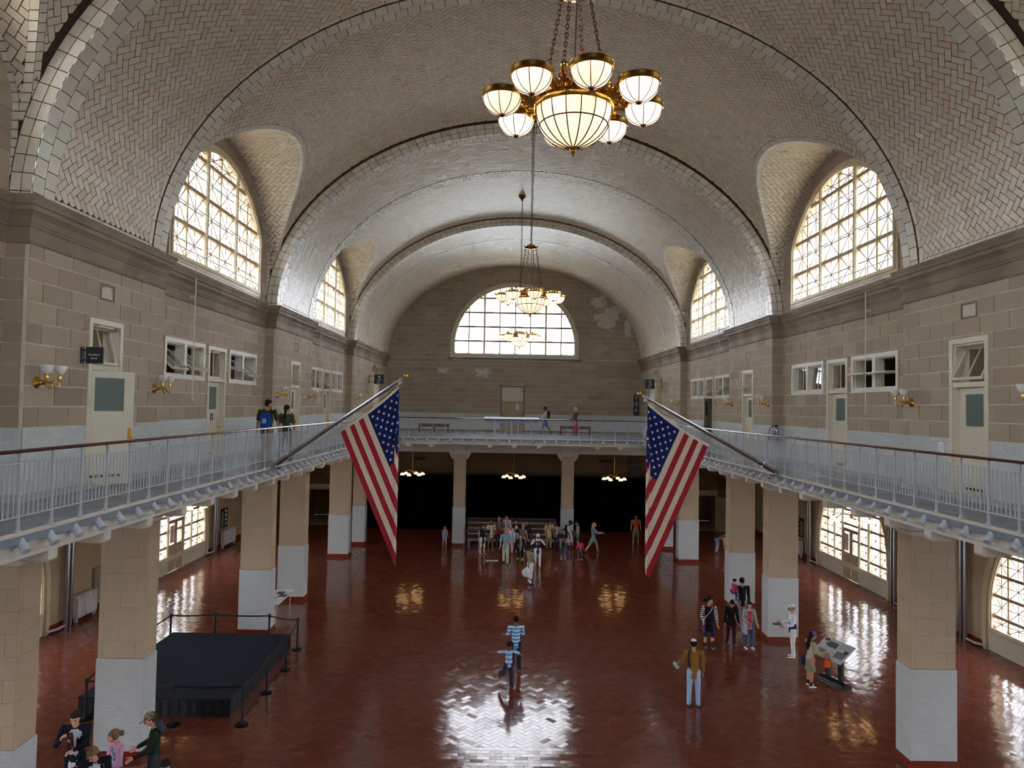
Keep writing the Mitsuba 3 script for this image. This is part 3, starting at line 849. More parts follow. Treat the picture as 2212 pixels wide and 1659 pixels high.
# ---------------------------------------------------------------- windows
def cells_window(key, outline, frame, xs, zs, big_x, big_z, depth, spokes=True, frame_w=.12, label=None, out=1):
    """outline: polygon in the plane of frame = (origin, a, b); a x b points along the glass normal; 'out' is the side of the room along it."""
    lab(key, label, 'window', kind='structure')
    o, a, b = (np.asarray(q, float) for q in frame)
    c = np.cross(a, b) * out                                               # into the room
    P = lambda u, v, w=0.0: o + u * a + v * b + w * c
    inner = outline.buffer(-frame_w, join_style='mitre')
    m = MB()
    ring = outline.buffer(.06, join_style='mitre').difference(inner)
    m.prism(ring, (o, a, b), -out * .10, out * .13)
    ring2 = outline.buffer(-frame_w * .2, join_style='mitre').difference(outline.buffer(-frame_w * .75, join_style='mitre'))
    m.prism(ring2, (o, a, b), out * .13, out * .17)
    m.put('frame', 'm_window_paint', key)

    def bars(lines, name, w, d0, d1, mt, round_=False):
        for ln in lines:
            g = LineString(ln).intersection(inner.buffer(.01))
            for h in getattr(g, 'geoms', [g]):
                if h.is_empty or h.length < .12: continue
                (u0, v0), (u1, v1) = h.coords[0], h.coords[-1]
                mb = MB(); mb.bar(P(u0, v0, (d0 + d1) / 2), P(u1, v1, (d0 + d1) / 2), w, d1 - d0, up=c)
                if round_: mb.cyl(P(u0, v0, d1), P(u1, v1, d1), w * .42, 10)
                mb.put(name, mt, key)
    x0, z0, x1, z1 = inner.bounds
    bars([[(x, z0 - 1), (x, z1 + 1)] for x in big_x], 'mullion', .13, -.06, .10, 'm_window_paint', True)
    bars([[(x, z0 - 1), (x, z1 + 1)] for x in xs if x not in big_x], 'thin_mullion', .06, -.05, .05, 'm_mullion')
    bars([[(x0 - 1, z), (x1 + 1, z)] for z in big_z], 'transom', .10, -.05, .07, 'm_mullion')
    ex, ez = [x0] + sorted(xs) + [x1], [z0] + sorted(zs) + [z1]
    for i in range(len(ex) - 1):
        for j in range(len(ez) - 1):
            cell = sbox(ex[i], ez[j], ex[i + 1], ez[j + 1]).intersection(inner)
            if cell.is_empty or cell.geom_type != 'Polygon' or cell.area < .03: continue
            q = np.array(shapely.geometry.polygon.orient(cell).exterior.coords)[:-1]
            v = P(0, 0)[None] + q[:, :1] * a + q[:, 1:] * b
            pane = put('pane', (v, np.array([[0, t, t + 1] for t in range(1, len(q) - 1)])), 'm_pane', key)
            full = sbox(ex[i], ez[j], ex[i + 1], ez[j + 1])
            cx, cz = (ex[i] + ex[i + 1]) / 2, (ez[j] + ez[j + 1]) / 2
            hw, hz = (ex[i + 1] - ex[i]) / 2, (ez[j + 1] - ez[j]) / 2
            g = MB(); lead = 0
            if spokes:
                L = [((-1, -1), (1, 1)), ((-1, 1), (1, -1)), ((0, -1), (0, 1)), ((-1, 0), (1, 0))]
                for (p, r), (s_, t_) in L:
                    seg = LineString([(cx + p * hw, cz + r * hz), (cx + s_ * hw, cz + t_ * hz)]).intersection(cell)
                    if seg.is_empty or seg.geom_type != 'LineString' or seg.length < .05: continue
                    (u0, v0), (u1, v1) = seg.coords[0], seg.coords[-1]
                    g.bar(P(u0, v0, .012), P(u1, v1, .012), spokes, .012, up=c); lead = 1
            if cell.contains(shapely.Point(cx, cz)):
                g.cyl(P(cx, cz, .0), P(cx, cz, .03), .035, 8); lead = 1
            for su in (-1, 1):                                              # the rounded corners of the panes
                for sv in (-1, 1):
                    tri = Polygon([(cx + su * hw, cz + sv * hz), (cx + su * (hw - .12), cz + sv * hz), (cx + su * (hw - .045), cz + sv * (hz - .045)), (cx + su * hw, cz + sv * (hz - .12))]).buffer(0).intersection(cell)
                    if not tri.is_empty and tri.geom_type == 'Polygon' and tri.area > 1e-4:
                        g.prism(tri, (o, a, b), out * -.01, out * .03); lead = 1
            if lead: g.put('glazing_bars', 'm_mullion', key)


def lunette_window(n, s, yc, label, detail=True):
    key = f'window_{n}'
    x = BX + .06
    xs = [-2.06, -1.03, 0, 1.03, 2.06]
    zs = [12.42, 13.40, 14.36]
    cells_window(key, win_outline(0), ((s * x, yc, 0), (0, 1, 0), (0, 0, 1)), xs, zs, [-1.03, 1.03], zs, .1, .03 if detail else 0, .13, label, out=-s)
    m = MB(); x0, x1 = sorted((s * (BX - .05), s * (BX + .1))); m.box(x0, x1, yc - 3.2, yc + 3.2, 11.33, 11.45); m.put('sill', 'm_white_paint', key)
    if not detail: return
    m = MB()                                                               # opening gear: rods and arms in front of the glass
    for z in (11.75, 12.9, 14.0):
        w = 2.9 if z < 13 else (2.7 if z < 13.9 else 2.0)
        m.cyl((s * (x - .16), yc - w, z), (s * (x - .16), yc + w, z), .012, 6)
        for q in np.arange(-w + .3, w, 1.03):
            m.tube([(s * (x - .05), yc + q, z - .22), (s * (x - .25), yc + q + .13, z - .02), (s * (x - .16), yc + q + .3, z + .02)], .009, 5)
    m.put('opening_gear', 'm_rail_paint', key)


cells_window('window_1', end_win(), ((0, YE + .12, 0), (1, 0, 0), (0, 0, 1)), [-3.05, -2.02, -1.0, 0.02, 1.04, 2.06, 3.09], [12.3, 13.25, 14.2, 15.17], [-2.02, 2.06], [12.3, 13.25, 14.2, 15.17], .1, 0.006, .15,
             'semicircular window of small square panes in the far end wall', out=1)
cells_window('window_8', end_win(), ((0, YN - .12, 0), (1, 0, 0), (0, 0, 1)), [-2.02, 2.06], [13.25], [-2.02, 2.06], [13.25], .1, 0, .15, 'semicircular window in the near end wall', out=-1)
lunette_window(2, -1, BAY_C[1], 'large arched lunette window at upper left')
lunette_window(3, 1, BAY_C[1], 'large arched lunette window at upper right')
lunette_window(4, -1, BAY_C[2], 'farther small-looking lunette window on the left')
lunette_window(5, 1, BAY_C[2], 'farther small-looking lunette window on the right')
lunette_window(6, -1, BAY_C[0], 'lunette window of the nearest bay on the left', False)
lunette_window(7, 1, BAY_C[0], 'lunette window of the nearest bay on the right', False)

n = 9
for s, side in ((-1, 'left'), (1, 'right')):
    for yc in GW_ALL:
        det = yc in GW
        xs = [-2.5, -1.65, -.8, .8, 1.65, 2.5]
        zs = [1.2, 1.9, 2.6, 3.3, 4.1]
        t = np.linspace(0, PI, 40)
        out_poly = Polygon([(-3.35, .62), (3.35, .62)] + [(3.35 * math.cos(q), 1.45 + 3.55 * math.sin(q)) for q in t])
        key = f'window_{n}'; n += 1
        where = ('nearer' if yc == GW[0] else 'farther') if det else 'unseen'
        cells_window(key, out_poly, ((s * (OX + .12), yc, 0), (0, 1, 0), (0, 0, 1)), xs if det else [-.8, .8], zs if det else [2.6], [-1.65, -.8, .8, 1.65] if det else [-.8, .8], zs if det else [2.6], .1, .024 if det else 0, .16,
                     f'{where} arched ground floor window with star-braced panes on the {side}', out=-s)
        m = MB(); x0, x1 = sorted((s * OX, s * (OX + .3)))
        m.box(x0, x1, yc - 3.35, yc - .75, 0, .62); m.box(x0, x1, yc + .75, yc + 3.35, 0, .62); m.box(*sorted((s * (OX - .04), s * (OX + .2))), yc - 3.35, yc - .75, .56, .63); m.box(*sorted((s * (OX - .04), s * (OX + .2))), yc + .75, yc + 3.35, .56, .63)
        m.put('sill_panel', 'm_cream_paint', key)
        if det:                                                            # moulded surround and the leaf door in the middle
            m = MB()
            for r0, r1, d in ((.0, .10, .10), (.12, .20, .06), (.24, .30, .03)):
                ring = arch_poly(0, 3.35 + r1, 0, 1.45, 40, 3.55 + r1).difference(arch_poly(0, 3.35 + r0, -1, 1.45, 40, 3.55 + r0))
                m.prism(ring, ((s * OX, yc, 0), (0, 1, 0), (0, 0, 1)), 0, -s * d)
            m.put('surround', 'm_window_paint', key)
            d = MB(); x0, x1 = sorted((s * (OX + .02), s * (OX + .10)))
            for e in (-1, 1):
                y0, y1 = sorted((yc + e * .02, yc + e * .76))
                d.box(x0, x1, y0, y1, 0.02, 1.15); d.box(x0, x1, y0, y0 + .12, 1.15, 2.35); d.box(x0, x1, y1 - .12, y1, 1.15, 2.35); d.box(x0, x1, y0, y1, 2.25, 2.4)
            d.put('door_leaf', 'm_mullion', key)
            put('notice', (lambda b: b.box(*sorted((s * (OX + .0), s * (OX + .015))), yc + s * .40 - .2, yc + s * .40 + .2, 1.35, 2.15))(MB()).mesh, 'm_paint', key, color=C(226, 208, 200))
        else:
            d = MB(); d.box(*sorted((s * (OX + .02), s * (OX + .10))), yc - .75, yc + .75, 0, 2.4); d.put('door_leaf', 'm_mullion', key)

# ---------------------------------------------------------------- gallery doors, casements, sconces, vents, signs, spotlights
def xf(R3, t):
    M = np.eye(4); M[:3, :3] = R3; M[:3, 3] = t
    return M


def local(s, x, y, z):
    """Frame on the left or right wall: local +x along the hall, +y up, +z into the room."""
    if s < 0: R3 = np.array([[0, 0, 1], [1, 0, 0], [0, 1, 0]], float)
    else: R3 = np.array([[0, 0, -1], [1, 0, 0], [0, 1, 0]], float)
    return xf(R3, [s * x, y, z])


def pl(mb, M, name, bsdf, parent, smooth=False, **kw):
    """Puts a mesh builder under a matrix."""
    v, f = mb.mesh
    v = v @ M[:3, :3].T + M[:3, 3]
    if np.linalg.det(M[:3, :3]) < 0: f = f[:, ::-1]
    q = MB(); q.add(v, f, np.vstack(mb.c) if mb.c else None)
    return q.put(name, bsdf, parent, smooth=smooth, **kw)


def frame_rect(m, x0, x1, y0, y1, w, z0, z1, wb=None, skip=''):
    wb = w if wb is None else wb
    m.box(x0, x0 + w, y0, y1, z0, z1); m.box(x1 - w, x1, y0, y1, z0, z1); m.box(x0 + w, x1 - w, y1 - w, y1, z0, z1)
    if 'b' not in skip: m.box(x0 + w, x1 - w, y0, y0 + wb, z0, z1)


def sash(parent, M, cx, cy, w, h, deg, name='sash', z=-.08):
    """A centre-hung sash with one upright glazing bar; deg: its top tilts inward, its bottom out into the hall."""
    a = math.radians(deg)
    S_ = xf(np.array([[1, 0, 0], [0, math.cos(a), math.sin(a)], [0, -math.sin(a), math.cos(a)]]), [cx, cy, z])
    m = MB(); frame_rect(m, -w / 2, w / 2, -h / 2, h / 2, .05, -.02, .02); m.box(-.012, .012, -h / 2 + .05, h / 2 - .05, -.012, .012)
    k = pl(m, M @ S_, name, 'm_cream_paint', parent)
    m = MB(); m.add([[-w / 2 + .04, -h / 2 + .04, 0], [w / 2 - .04, -h / 2 + .04, 0], [w / 2 - .04, h / 2 - .04, 0], [-w / 2 + .04, h / 2 - .04, 0]], [[0, 1, 2, 3]])
    pl(m, M @ S_, 'pane', 'm_pane', k)


DOORN = [0]


def door(s, x, y, w, transom, open_deg=0, label='', vent=True, sign=False, white=True):
    DOORN[0] += 1
    k = f'door_{DOORN[0]}'
    lab(k, label, 'door', kind='structure')
    M = local(s, x, y, ZG)
    h0, h1, ht = 2.22, 3.08, 3.19
    m = MB(); frame_rect(m, -w / 2 - .10, w / 2 + .10, 0, ht, .10, -.06, .035, skip='b'); frame_rect(m, -w / 2 - .02, w / 2 + .02, 0, h1 + .02, .05, -.3, -.02, skip='b')
    m.box(-w / 2, w / 2, h0, h0 + .10, -.2, .02); m.box(-w / 2 - .12, w / 2 + .12, 0, .02, -.3, .02)
    for e in (-1, 1): m.box(*sorted((e * (w / 2 - .0), e * (w / 2 + .12))), 0, 1.19, -.02, .045)
    pl(m, M, 'casing', 'm_cream_paint', k)
    sash(k, M, 0, (h0 + .10 + h1) / 2, w - .04, h1 - h0 - .11, transom, 'transom_sash', -.10)
    a = math.radians(open_deg)
    hinge = -1 if s < 0 else 1
    D = xf(np.array([[math.cos(a), 0, hinge * -math.sin(a) * -1], [0, 1, 0], [-hinge * -math.sin(a) * -1, 0, math.cos(a)]]), [hinge * (w / 2 - .02), 0, -.12])
    x0, x1 = sorted((0, -hinge * (w - .04)))
    m = MB()
    g0, g1, q0, q1 = x0 + .19, x1 - .19, 1.45, 2.08
    m.box(x0, x1, .05, q0, -.022, .022); m.box(x0, x1, q1, h0 - .01, -.022, .022); m.box(x0, g0, q0, q1, -.022, .022); m.box(g1, x1, q0, q1, -.022, .022)
    lf = pl(m, M @ D, 'leaf', 'm_cream_paint', k)
    m = MB(); m.box(g0 - .01, g1 + .01, q0 - .01, q1 + .01, -.008, .008); pl(m, M @ D, 'frosted_glass', 'm_frosted', lf)
    m = MB(); e = x0 + .07 if hinge > 0 else x1 - .07
    m.cyl((e, .95, .02), (e, .95, .07), .012, 8); m.ball((e, .95, .09), .03); m.box(e - .03, e + .03, .85, 1.12, .022, .028)
    pl(m, M @ D, 'knob', 'm_brass', lf)
    if vent:
        m = MB()
        for i in range(6): m.box(x0 + .14 + i * .10, x0 + .20 + i * .10, .20, .245, .0215, .0235)
        pl(m, M @ D, 'vent_slot', 'm_black', lf)
    if sign:
        m = MB(); m.box(-.09, .09, 1.14, 1.34, .022, .03, C(46, 48, 60)); m.box(-.03, .03, 1.22, 1.27, .03, .031, C(200, 200, 205)); m.box(-.03, .03, 1.17, 1.20, .03, .031, C(200, 200, 205))
        cx = (x0 + x1) / 2
        pl(m, M @ D @ xf(np.eye(3), [cx, 0, 0]), 'notice', 'm_paint', lf)
    return k


WINN = [20]


def casement(s, y, angs, label):
    WINN[0] += 1
    k = f'window_{WINN[0]}'; lab(k, label, 'window', kind='structure')
    M = local(s, BX, y, 8.51)
    m = MB(); frame_rect(m, -1.14, 1.14, 0, .99, .105, -.06, .035); frame_rect(m, -1.05, 1.05, .09, .90, .045, -.3, -.02); m.box(-.075, .075, .10, .89, -.22, .02)
    pl(m, M, 'casing', 'm_white_paint', k)
    for e, a in zip((-1, 1), angs):
        sash(k, M, e * .535, .495, .90, .76, a, 'sash', -.12)


for s, side, P1, P2, B1, B2 in (
        (-1, 'left', (14, 38), (56, 0), [((47, 52), 0), ((74, 50), None)], [((76, 48), 52), ((3, 3), None)]),
        (1, 'right', (26, 0), (60, 0), [((88, 88), 0), ((4, 2), None)], [((86, 55), 56), ((2, 12), None)])):
    door(s, HX, 13.66, .95, P1[0], P1[1], f'cream door with tilted transom in the nearest {side} pier' + (', standing ajar' if P1[1] else ', closed'), sign=False)
    door(s, HX, 26.08, .95, P2[0], 0, f'narrow-looking cream door in the second {side} pier', vent=False, sign=s < 0)
    for yc, B, word in ((BAY_C[1], B1, 'nearer'), (BAY_C[2], B2, 'farther')):
        door(s, BX, yc + .015, 1.03, B[0][1], 30 if (s > 0 and word == 'farther') else 0, f'cream door between casements under the {word} {side} lunette', sign=s < 0)
        casement(s, yc - 1.96, B[0][0], f'first pair of casements on the {side} under the {word} lunette')
        casement(s, yc + 2.0, B[1][0], f'second pair of casements on the {side} under the {word} lunette')

SCONCES = {}


def sconce(s, y, label):
    k = fresh('wall_sconce'); lab(k, label, 'wall lamp', 'two-cup brass sconces on the gallery walls')
    M = local(s, HX + .0, y, 8.23)
    m = MB(); m.lathe([(0, 0), (.10, 0), (.105, .02), (.085, .035), (.07, .05), (.045, .07), (.03, .10), (.045, .12), (.03, .14), (0, .14)], n=18)
    pl(m, M, 'backplate', 'm_brass', k, smooth=40)
    m = MB(); m.cyl((0, 0, .12), (0, 0, .27), .02, 10); m.ball((0, 0, .28), .035)
    for e in (-1, 1):
        t = np.linspace(0, PI, 12)
        m.tube(np.stack([e * (.02 + .075 * (1 - np.cos(t))), -.09 * np.sin(t), np.full(12, .28)], -1), .012, 8)
        m.tube([(e * .17, 0, .28), (e * .17, .06, .28)], .014, 8)
    pl(m, M, 'arm', 'm_brass', k, smooth=40)
    for e in (-1, 1):
        c = MB(); c.lathe([(.018, 0), (.03, .0), (.034, .03), (.024, .06), (.03, .09), (0.03, .10)], n=14)
        Rz = np.array([[1, 0, 0], [0, 0, 1], [0, -1, 0]], float)            # lathe axis z -> local y
        K = M @ xf(Rz, [e * .17, .05, .28]); sk = pl(c, K, 'socket', 'm_brass', k, smooth=40)
        c = MB(C(225, 226, 220)); c.lathe([(.028, .09), (.05, .10), (.078, .14), (.095, .19), (.104, .235), (.10, .235), (.09, .19), (.073, .145), (.045, .108), (0, .10)], n=22)
        pl(c, K, 'glass_shade', 'm_gloss', k, smooth=True)


for s, side in ((-1, 'left'), (1, 'right')):
    for y, w in ((11.69, 'before the nearest door'), (15.59, 'past the nearest door'), (24.08, 'at the front of the second pier'), (27.88, 'beyond the second pier door'), (36.62, 'beside the far archway')):
        sconce(s, y, f'two-cup brass sconce on the {side} gallery wall, {w}')
    for y, w in ((13.65, 'nearest'), (26.08, 'second')):
        k = fresh('air_vent'); lab(k, f'square louvred vent high on the {w} {side} pier', 'vent')
        M = local(s, HX, y, 9.87)
        m = MB(); frame_rect(m, -.24, .24, 0, .31, .035, -.02, .02); pl(m, M, 'frame', 'm_trim_stone', k)
        m = MB(); m.box(-.22, .22, .01, .30, -.05, -.03); pl(m, M, 'backing', 'm_black', k)
        for i in range(9):
            q = MB(); q.bar((-.205, .05 + i * .026, -.005), (.205, .05 + i * .026, -.005), .012, .006, up=(0, .6, 1), color=C(128, 122, 112)); pl(q, M, 'slat', 'm_paint', k)
    for yc, w in ((BAY_C[1] - 1.83, 'nearer'), (BAY_C[2] - 1.83, 'farther')):
        k = fresh('window_pole'); lab(k, f'long white operating rod hanging from the {w} {side} lunette window', 'pole')
        m = MB(); x = s * (BX - .16); m.cyl((x, yc, 8.02), (x, yc, 11.75), .013, 8); m.tube([(x, yc, 8.02), (x - s * .06, yc, 8.0), (x - s * .06, yc - .10, 7.99)], .011, 6); m.tube([(x, yc, 8.56), (x - s * .0, yc + .16, 8.54)], .01, 6)
        m.put('rod', 'm_white_paint', k)
        m = MB(); m.box(min(x, s * BX), max(x, s * BX), yc - .02, yc + .02, 10.60, 10.64); m.put('wall_clip', 'm_white_paint', k)

# hanging signs
TX = lambda v: np.stack([v[:, 0], -v[:, 2], v[:, 1]], -1)


def lettering(parent, text, cx, y, z, h, bsdf, color=None, bold=False, name='lettering', depth=.004):
    m = meshkit.text_mesh(text, h, depth, bold)
    v = np.array(m.vertices); v[:, 0] -= (v[:, 0].min() + v[:, 0].max()) / 2
    put(name, (TX(v) + [cx, y, z], np.array(m.faces)), bsdf, parent, color=color)


def flag_sign(s, x_in, x_out, z0, z1, y, lines, label):
    k = fresh('hanging_sign'); lab(k, label, 'sign')
    m = MB(C(44, 48, 58)); x0, x1 = sorted((s * x_in, s * x_out)); m.box(x0, x1, y - .02, y + .02, z0, z1); m.put('panel', 'm_paint', k)
    m = MB()
    for zz in (z0 + .2 * (z1 - z0), z1 - .2 * (z1 - z0)): m.box(*sorted((s * x_in, s * (HX - .005))), y - .012, y + .012, zz - .012, zz + .012)
    m.box(*sorted((s * (HX - .03), s * HX)), y - .05, y + .05, z0, z1)
    m.put('bracket', 'm_black', k)
    for t, zz, h, b in lines: lettering(k, t, s * (x_in + x_out) / 2, y - .02, zz, h, 'm_paint', C(214, 216, 220), b)


flag_sign(-1, 8.31, 8.0, 8.62, 8.92, 12.9, [('Dormitory', 8.765, .032, False), ('Room', 8.70, .032, False)], 'small dark sign reading Dormitory Room beside the nearest left door')
flag_sign(-1, 8.08, 7.54, 9.13, 9.68, 40.3, [('3', 9.29, .30, False), ('East', 9.17, .075, False)], 'square dark sign with a white 3 and East at the left archway')
flag_sign(1, 7.97, 7.42, 9.14, 9.69, 40.3, [('3', 9.30, .30, False), ('East', 9.18, .075, False)], 'square dark sign with a white 3 and East at the right archway')
k = fresh('wall_panel_sign'); lab(k, 'tall narrow dark sign with white pictograms beside the right archway', 'sign')
m = MB(C(52, 50, 46)); m.box(7.96, 8.32, YE - .05, YE - .02, 7.55, 8.95); m.put('panel', 'm_paint', k)
for i in range(3):
    m = MB(C(168, 166, 160)); z = 7.8 + .42 * i; m.box(8.06, 8.22, YE - .06, YE - .05, z, z + .16); m.ball((8.14, YE - .055, z + .24), (.04, .01, .045), 1); m.put('pictogram', 'm_paint', k)

# spotlights under the gallery edge
def spot_proto(d):
    """A can on a clamp; d: unit vector the can points along (front end)."""
    m = MB(); c = np.array([0, 0, 0.0]); d = np.asarray(d, float); d /= np.linalg.norm(d)
    can = MB(); can.cyl(d * .03, d * .21, .056, 12); can.cyl(d * .20, d * .215, .060, 12)
    arm = MB(); arm.tube([(0, 0, .03), (0, 0, .0), tuple(d * .06)], .012, 6); arm.ball((0, 0, 0), .022, 1); arm.cyl(d * -.02, d * .035, .03, 10)
    return mikit.ply(can.mesh, 'm_can', smooth=40), mikit.ply(arm.mesh, 'm_iron', smooth=40)


mat('m_can', C(190, 198, 208), rough=0.35)
for s, side in ((-1, 'left'), (1, 'right')):
    a, b = spot_proto((-s * .62, -.25, -.62))
    for y in 9.011 + .5575 * np.arange(-14, 51):
        if y > GYE - .2: continue
        k = fresh('spotlight'); lab(k, f'pale blue can spotlight clipped in the row under the {side} gallery edge', 'spotlight', f'can spotlights under the {side} gallery edge')
        t = T().translate([s * (GXE + .06), float(y), 6.20])
        scene[k + '__can'] = {**a, 'to_world': t}; scene[k + '__clamp'] = {**b, 'to_world': t}
a, b = spot_proto((0, -.75, -.5))
for x in -5.93 + .6225 * np.arange(-1, 21):
    k = fresh('spotlight'); lab(k, 'small spotlight clipped in the row under the far gallery edge', 'spotlight', 'can spotlights under the far gallery edge')
    t = T().translate([float(x), GYE + .06, 6.20])
    scene[k + '__can'] = {**a, 'to_world': t}; scene[k + '__clamp'] = {**b, 'to_world': t}

# far gallery: door, benches, display rail, peeled plaster
DOORN[0] += 1
k = f'door_{DOORN[0]}'; lab(k, 'beige double door with grey glazed upper panel in the far end wall', 'door', kind='structure')
m = MB()
M = xf(np.array([[1, 0, 0], [0, 0, -1], [0, 1, 0]], float), [-.07, YE, ZG])
frame_rect(m, -.80, .80, 0, 3.05, .09, -.05, .05, skip='b'); pl(m, M, 'casing', 'm_trim_stone', k)
m = MB(C(120, 122, 120)); m.box(-.71, .71, 2.08, 2.96, -.03, -.01); pl(m, M, 'upper_panel', 'm_gloss', k)
for e in (-1, 1):
    m = MB(C(172, 152, 122)); x0, x1 = sorted((e * .01, e * .70)); m.box(x0, x1, .03, 2.05, -.02, .02)
    for z0, z1 in ((.2, 1.0), (1.15, 1.9)): frame_rect(m, x0 + .1, x1 - .1, z0, z1, .03, .02, .032)
    lf = pl(m, M, 'leaf', 'm_paint', k)
    m = MB(); m.box(e * .66 - .015, e * .66 + .015, 1.05, 1.25, .02, .04); m.box(e * .06 - .015, e * .06 + .015, 1.0, 1.06, .02, .045); pl(m, M, 'fittings', 'm_black', lf)
m = MB(C(208, 210, 214)); m.box(.22, .42, 1.45, 1.85, .021, .025); pl(m, M, 'notice', 'm_paint', k)
for xx, w in ((-4.9, 'left'), (3.75, 'right')):
    k = fresh('bench'); lab(k, f'low dark red wooden bench on the far gallery, {w} of the door', 'bench')
    yb = 43.2
    m = MB(C(96, 34, 30)); m.box(xx - .95, xx + .95, yb - .2, yb + .2, ZG + .50, ZG + .55); m.box(xx - .93, xx + .93, yb - .17, yb - .14, ZG + .36, ZG + .50); m.box(xx - .93, xx + .93, yb + .14, yb + .17, ZG + .36, ZG + .50); m.put('seat', 'm_paint', k)
    for q in (-.88, 0, .88):
        for r in (-.15, .15):
            m = MB(C(88, 30, 28)); m.box(xx + q - .035, xx + q + .035, yb + r - .03, yb + r + .03, ZG, ZG + .5); m.put('leg', 'm_paint', k)
k = fresh('display_rail'); lab(k, 'long grey slanted reading panel on steel legs before the far door', 'display')
m = MB(C(150, 146, 160)); m.bar((-1.75, 39.75, 7.32), (1.35, 39.75, 7.32), .42, .03, up=(0, -.25, 1)); m.put('panel', 'm_paint', k)
m = MB(C(132, 146, 170)); m.box(-1.72, 1.32, 39.72, 39.76, 7.06, 7.28); m.put('apron', 'm_paint', k)
for x in (-1.15, -.22, .95):
    m = MB(); m.box(x - .03, x + .03, 39.7, 39.8, ZG, 7.29); m.box(x - .06, x + .06, 39.5, 40.0, ZG, ZG + .04); m.put('leg', 'm_rail_paint', k)


def blob(cx, cy, rx, ry, seed, thr=.5, n=90, freq=3.2):
    """Ragged patches: where noise, weighted to the middle, exceeds the threshold."""
    u = np.linspace(-1, 1, n)
    X_, Y_ = np.meshgrid(u, u)
    q = sum(meshkit.noise(np.stack([X_ * freq * 2 ** o, Y_ * freq * 2 ** o, X_ * 0], -1), seed + o) * .5 ** o for o in range(4)) / 1.875
    on = q + .55 * (1 - np.hypot(X_, Y_)) - .30 > thr * .72
    cell = 2 / n
    return unary_union([sbox(cx + rx * (a - cell * .55), cy + ry * (b - cell * .55), cx + rx * (a + cell * .55), cy + ry * (b + cell * .55)) for a, b, o in zip(X_.ravel(), Y_.ravel(), on.ravel()) if o]).simplify(.008)


for cx, cz, rx, rz, sd in ((6.25, 14.0, 1.05, 1.45, 3), (5.55, 15.1, .7, .5, 11), (7.55, 13.4, .35, .8, 5), (-4.75, 10.3, .45, .22, 8), (-2.1, 10.2, .62, .36, 21), (7.0, 11.10, 1.7, .10, 31)):
    m = MB(); m.prism(blob(cx, cz, rx, rz, sd), ((0, YE - .013, 0), (1, 0, 0), (0, 0, 1)), 0, .004)
    if m.n: lab(m.put('peeled_plaster', 'm_paint', 'wall_back', color=C(196, 192, 184)), label='ragged pale patch of peeled plaster')
m = MB(C(150, 138, 116)); m.prism(Polygon([(5.6, 10.0), (5.3, 10.45), (5.5, 10.95), (8.3, 10.95), (8.3, 9.95)]), ((0, YE - .012, 0), (1, 0, 0), (0, 0, 1)), 0, .003); m.put('paler_repair', 'm_paint', 'wall_back')
k = fresh('fire_extinguisher'); lab(k, 'steel fire extinguisher with curved hose on the white wall at the second right pier', 'fire extinguisher')
m = MB(); m.lathe([(0, 0), (.08, 0), (.09, .03), (.09, .48), (.06, .55), (.025, .58), (.025, .62), (0, .62)], (HX + .10, 23.62, 6.86), 16); m.put('cylinder', 'm_steel', k, smooth=40)
m = MB(); m.box(HX + .06, HX + .14, 23.58, 23.66, 7.46, 7.52); m.tube([(HX + .06, 23.6, 7.47), (HX - .05, 23.55, 7.50), (HX - .16, 23.55, 7.38), (HX - .18, 23.56, 7.1), (HX - .12, 23.6, 6.95)], .014, 6); m.put('hose', 'm_black', k)
k = fresh('wall_notice'); lab(k, 'small white notice on the right wainscot beside the nearest right door', 'notice')
m = MB(C(224, 228, 232)); m.box(HX - .025, HX - .02, 14.43, 14.60, 7.14, 7.40); m.put('sheet', 'm_paint', k)
m = MB(C(90, 96, 110))
for i in range(4): m.box(HX - .027, HX - .025, 14.45, 14.56, 7.18 + i * .05, 7.19 + i * .05)
m.put('print', 'm_paint', k)

# ---------------------------------------------------------------- chandeliers
def glow(r, g, b):
    """Radiance of a lit glass, given as it shows after the exposure."""
    return {'type': 'area', 'radiance': {'type': 'rgb', 'value': [float(x) / 2 ** exposure for x in (r, g, b)]}}


mat('m_lamp_glass', C(240, 222, 190), rough=0.3)


def chain_mesh(m, p0, p1, link=.075, r=.0065, w=.017):
    p0, p1 = np.asarray(p0, float), np.asarray(p1, float)
    d = p1 - p0; L = np.linalg.norm(d); d /= L
    a = np.cross(d, [0, 1, 0]); a /= np.linalg.norm(a); b = np.cross(d, a)
    n = max(2, int(L / (link * .72)))
    t = np.arange(10) * 2 * PI / 10
    for i in range(n):
        c = p0 + d * (i + .5) * L / n
        s = a if i % 2 else b
        m.tube(c + np.cos(t)[:, None] * d * link / 2 + np.sin(t)[:, None] * s * w, r, 4, closed=True)


def bowl_prof(r, h, n=9, p=1.0):
    q = np.linspace(0, PI / 2, n)
    return np.stack([r * np.sin(q), h * (1 - np.cos(q)) ** p], -1)


def rib_pts(r, h, phi, c, n=9, g=.003):
    p = bowl_prof(r + g, h + g, n)
    return np.stack([c[0] + p[:, 0] * math.cos(phi), c[1] + p[:, 0] * math.sin(phi), c[2] - g + p[:, 1]], -1)


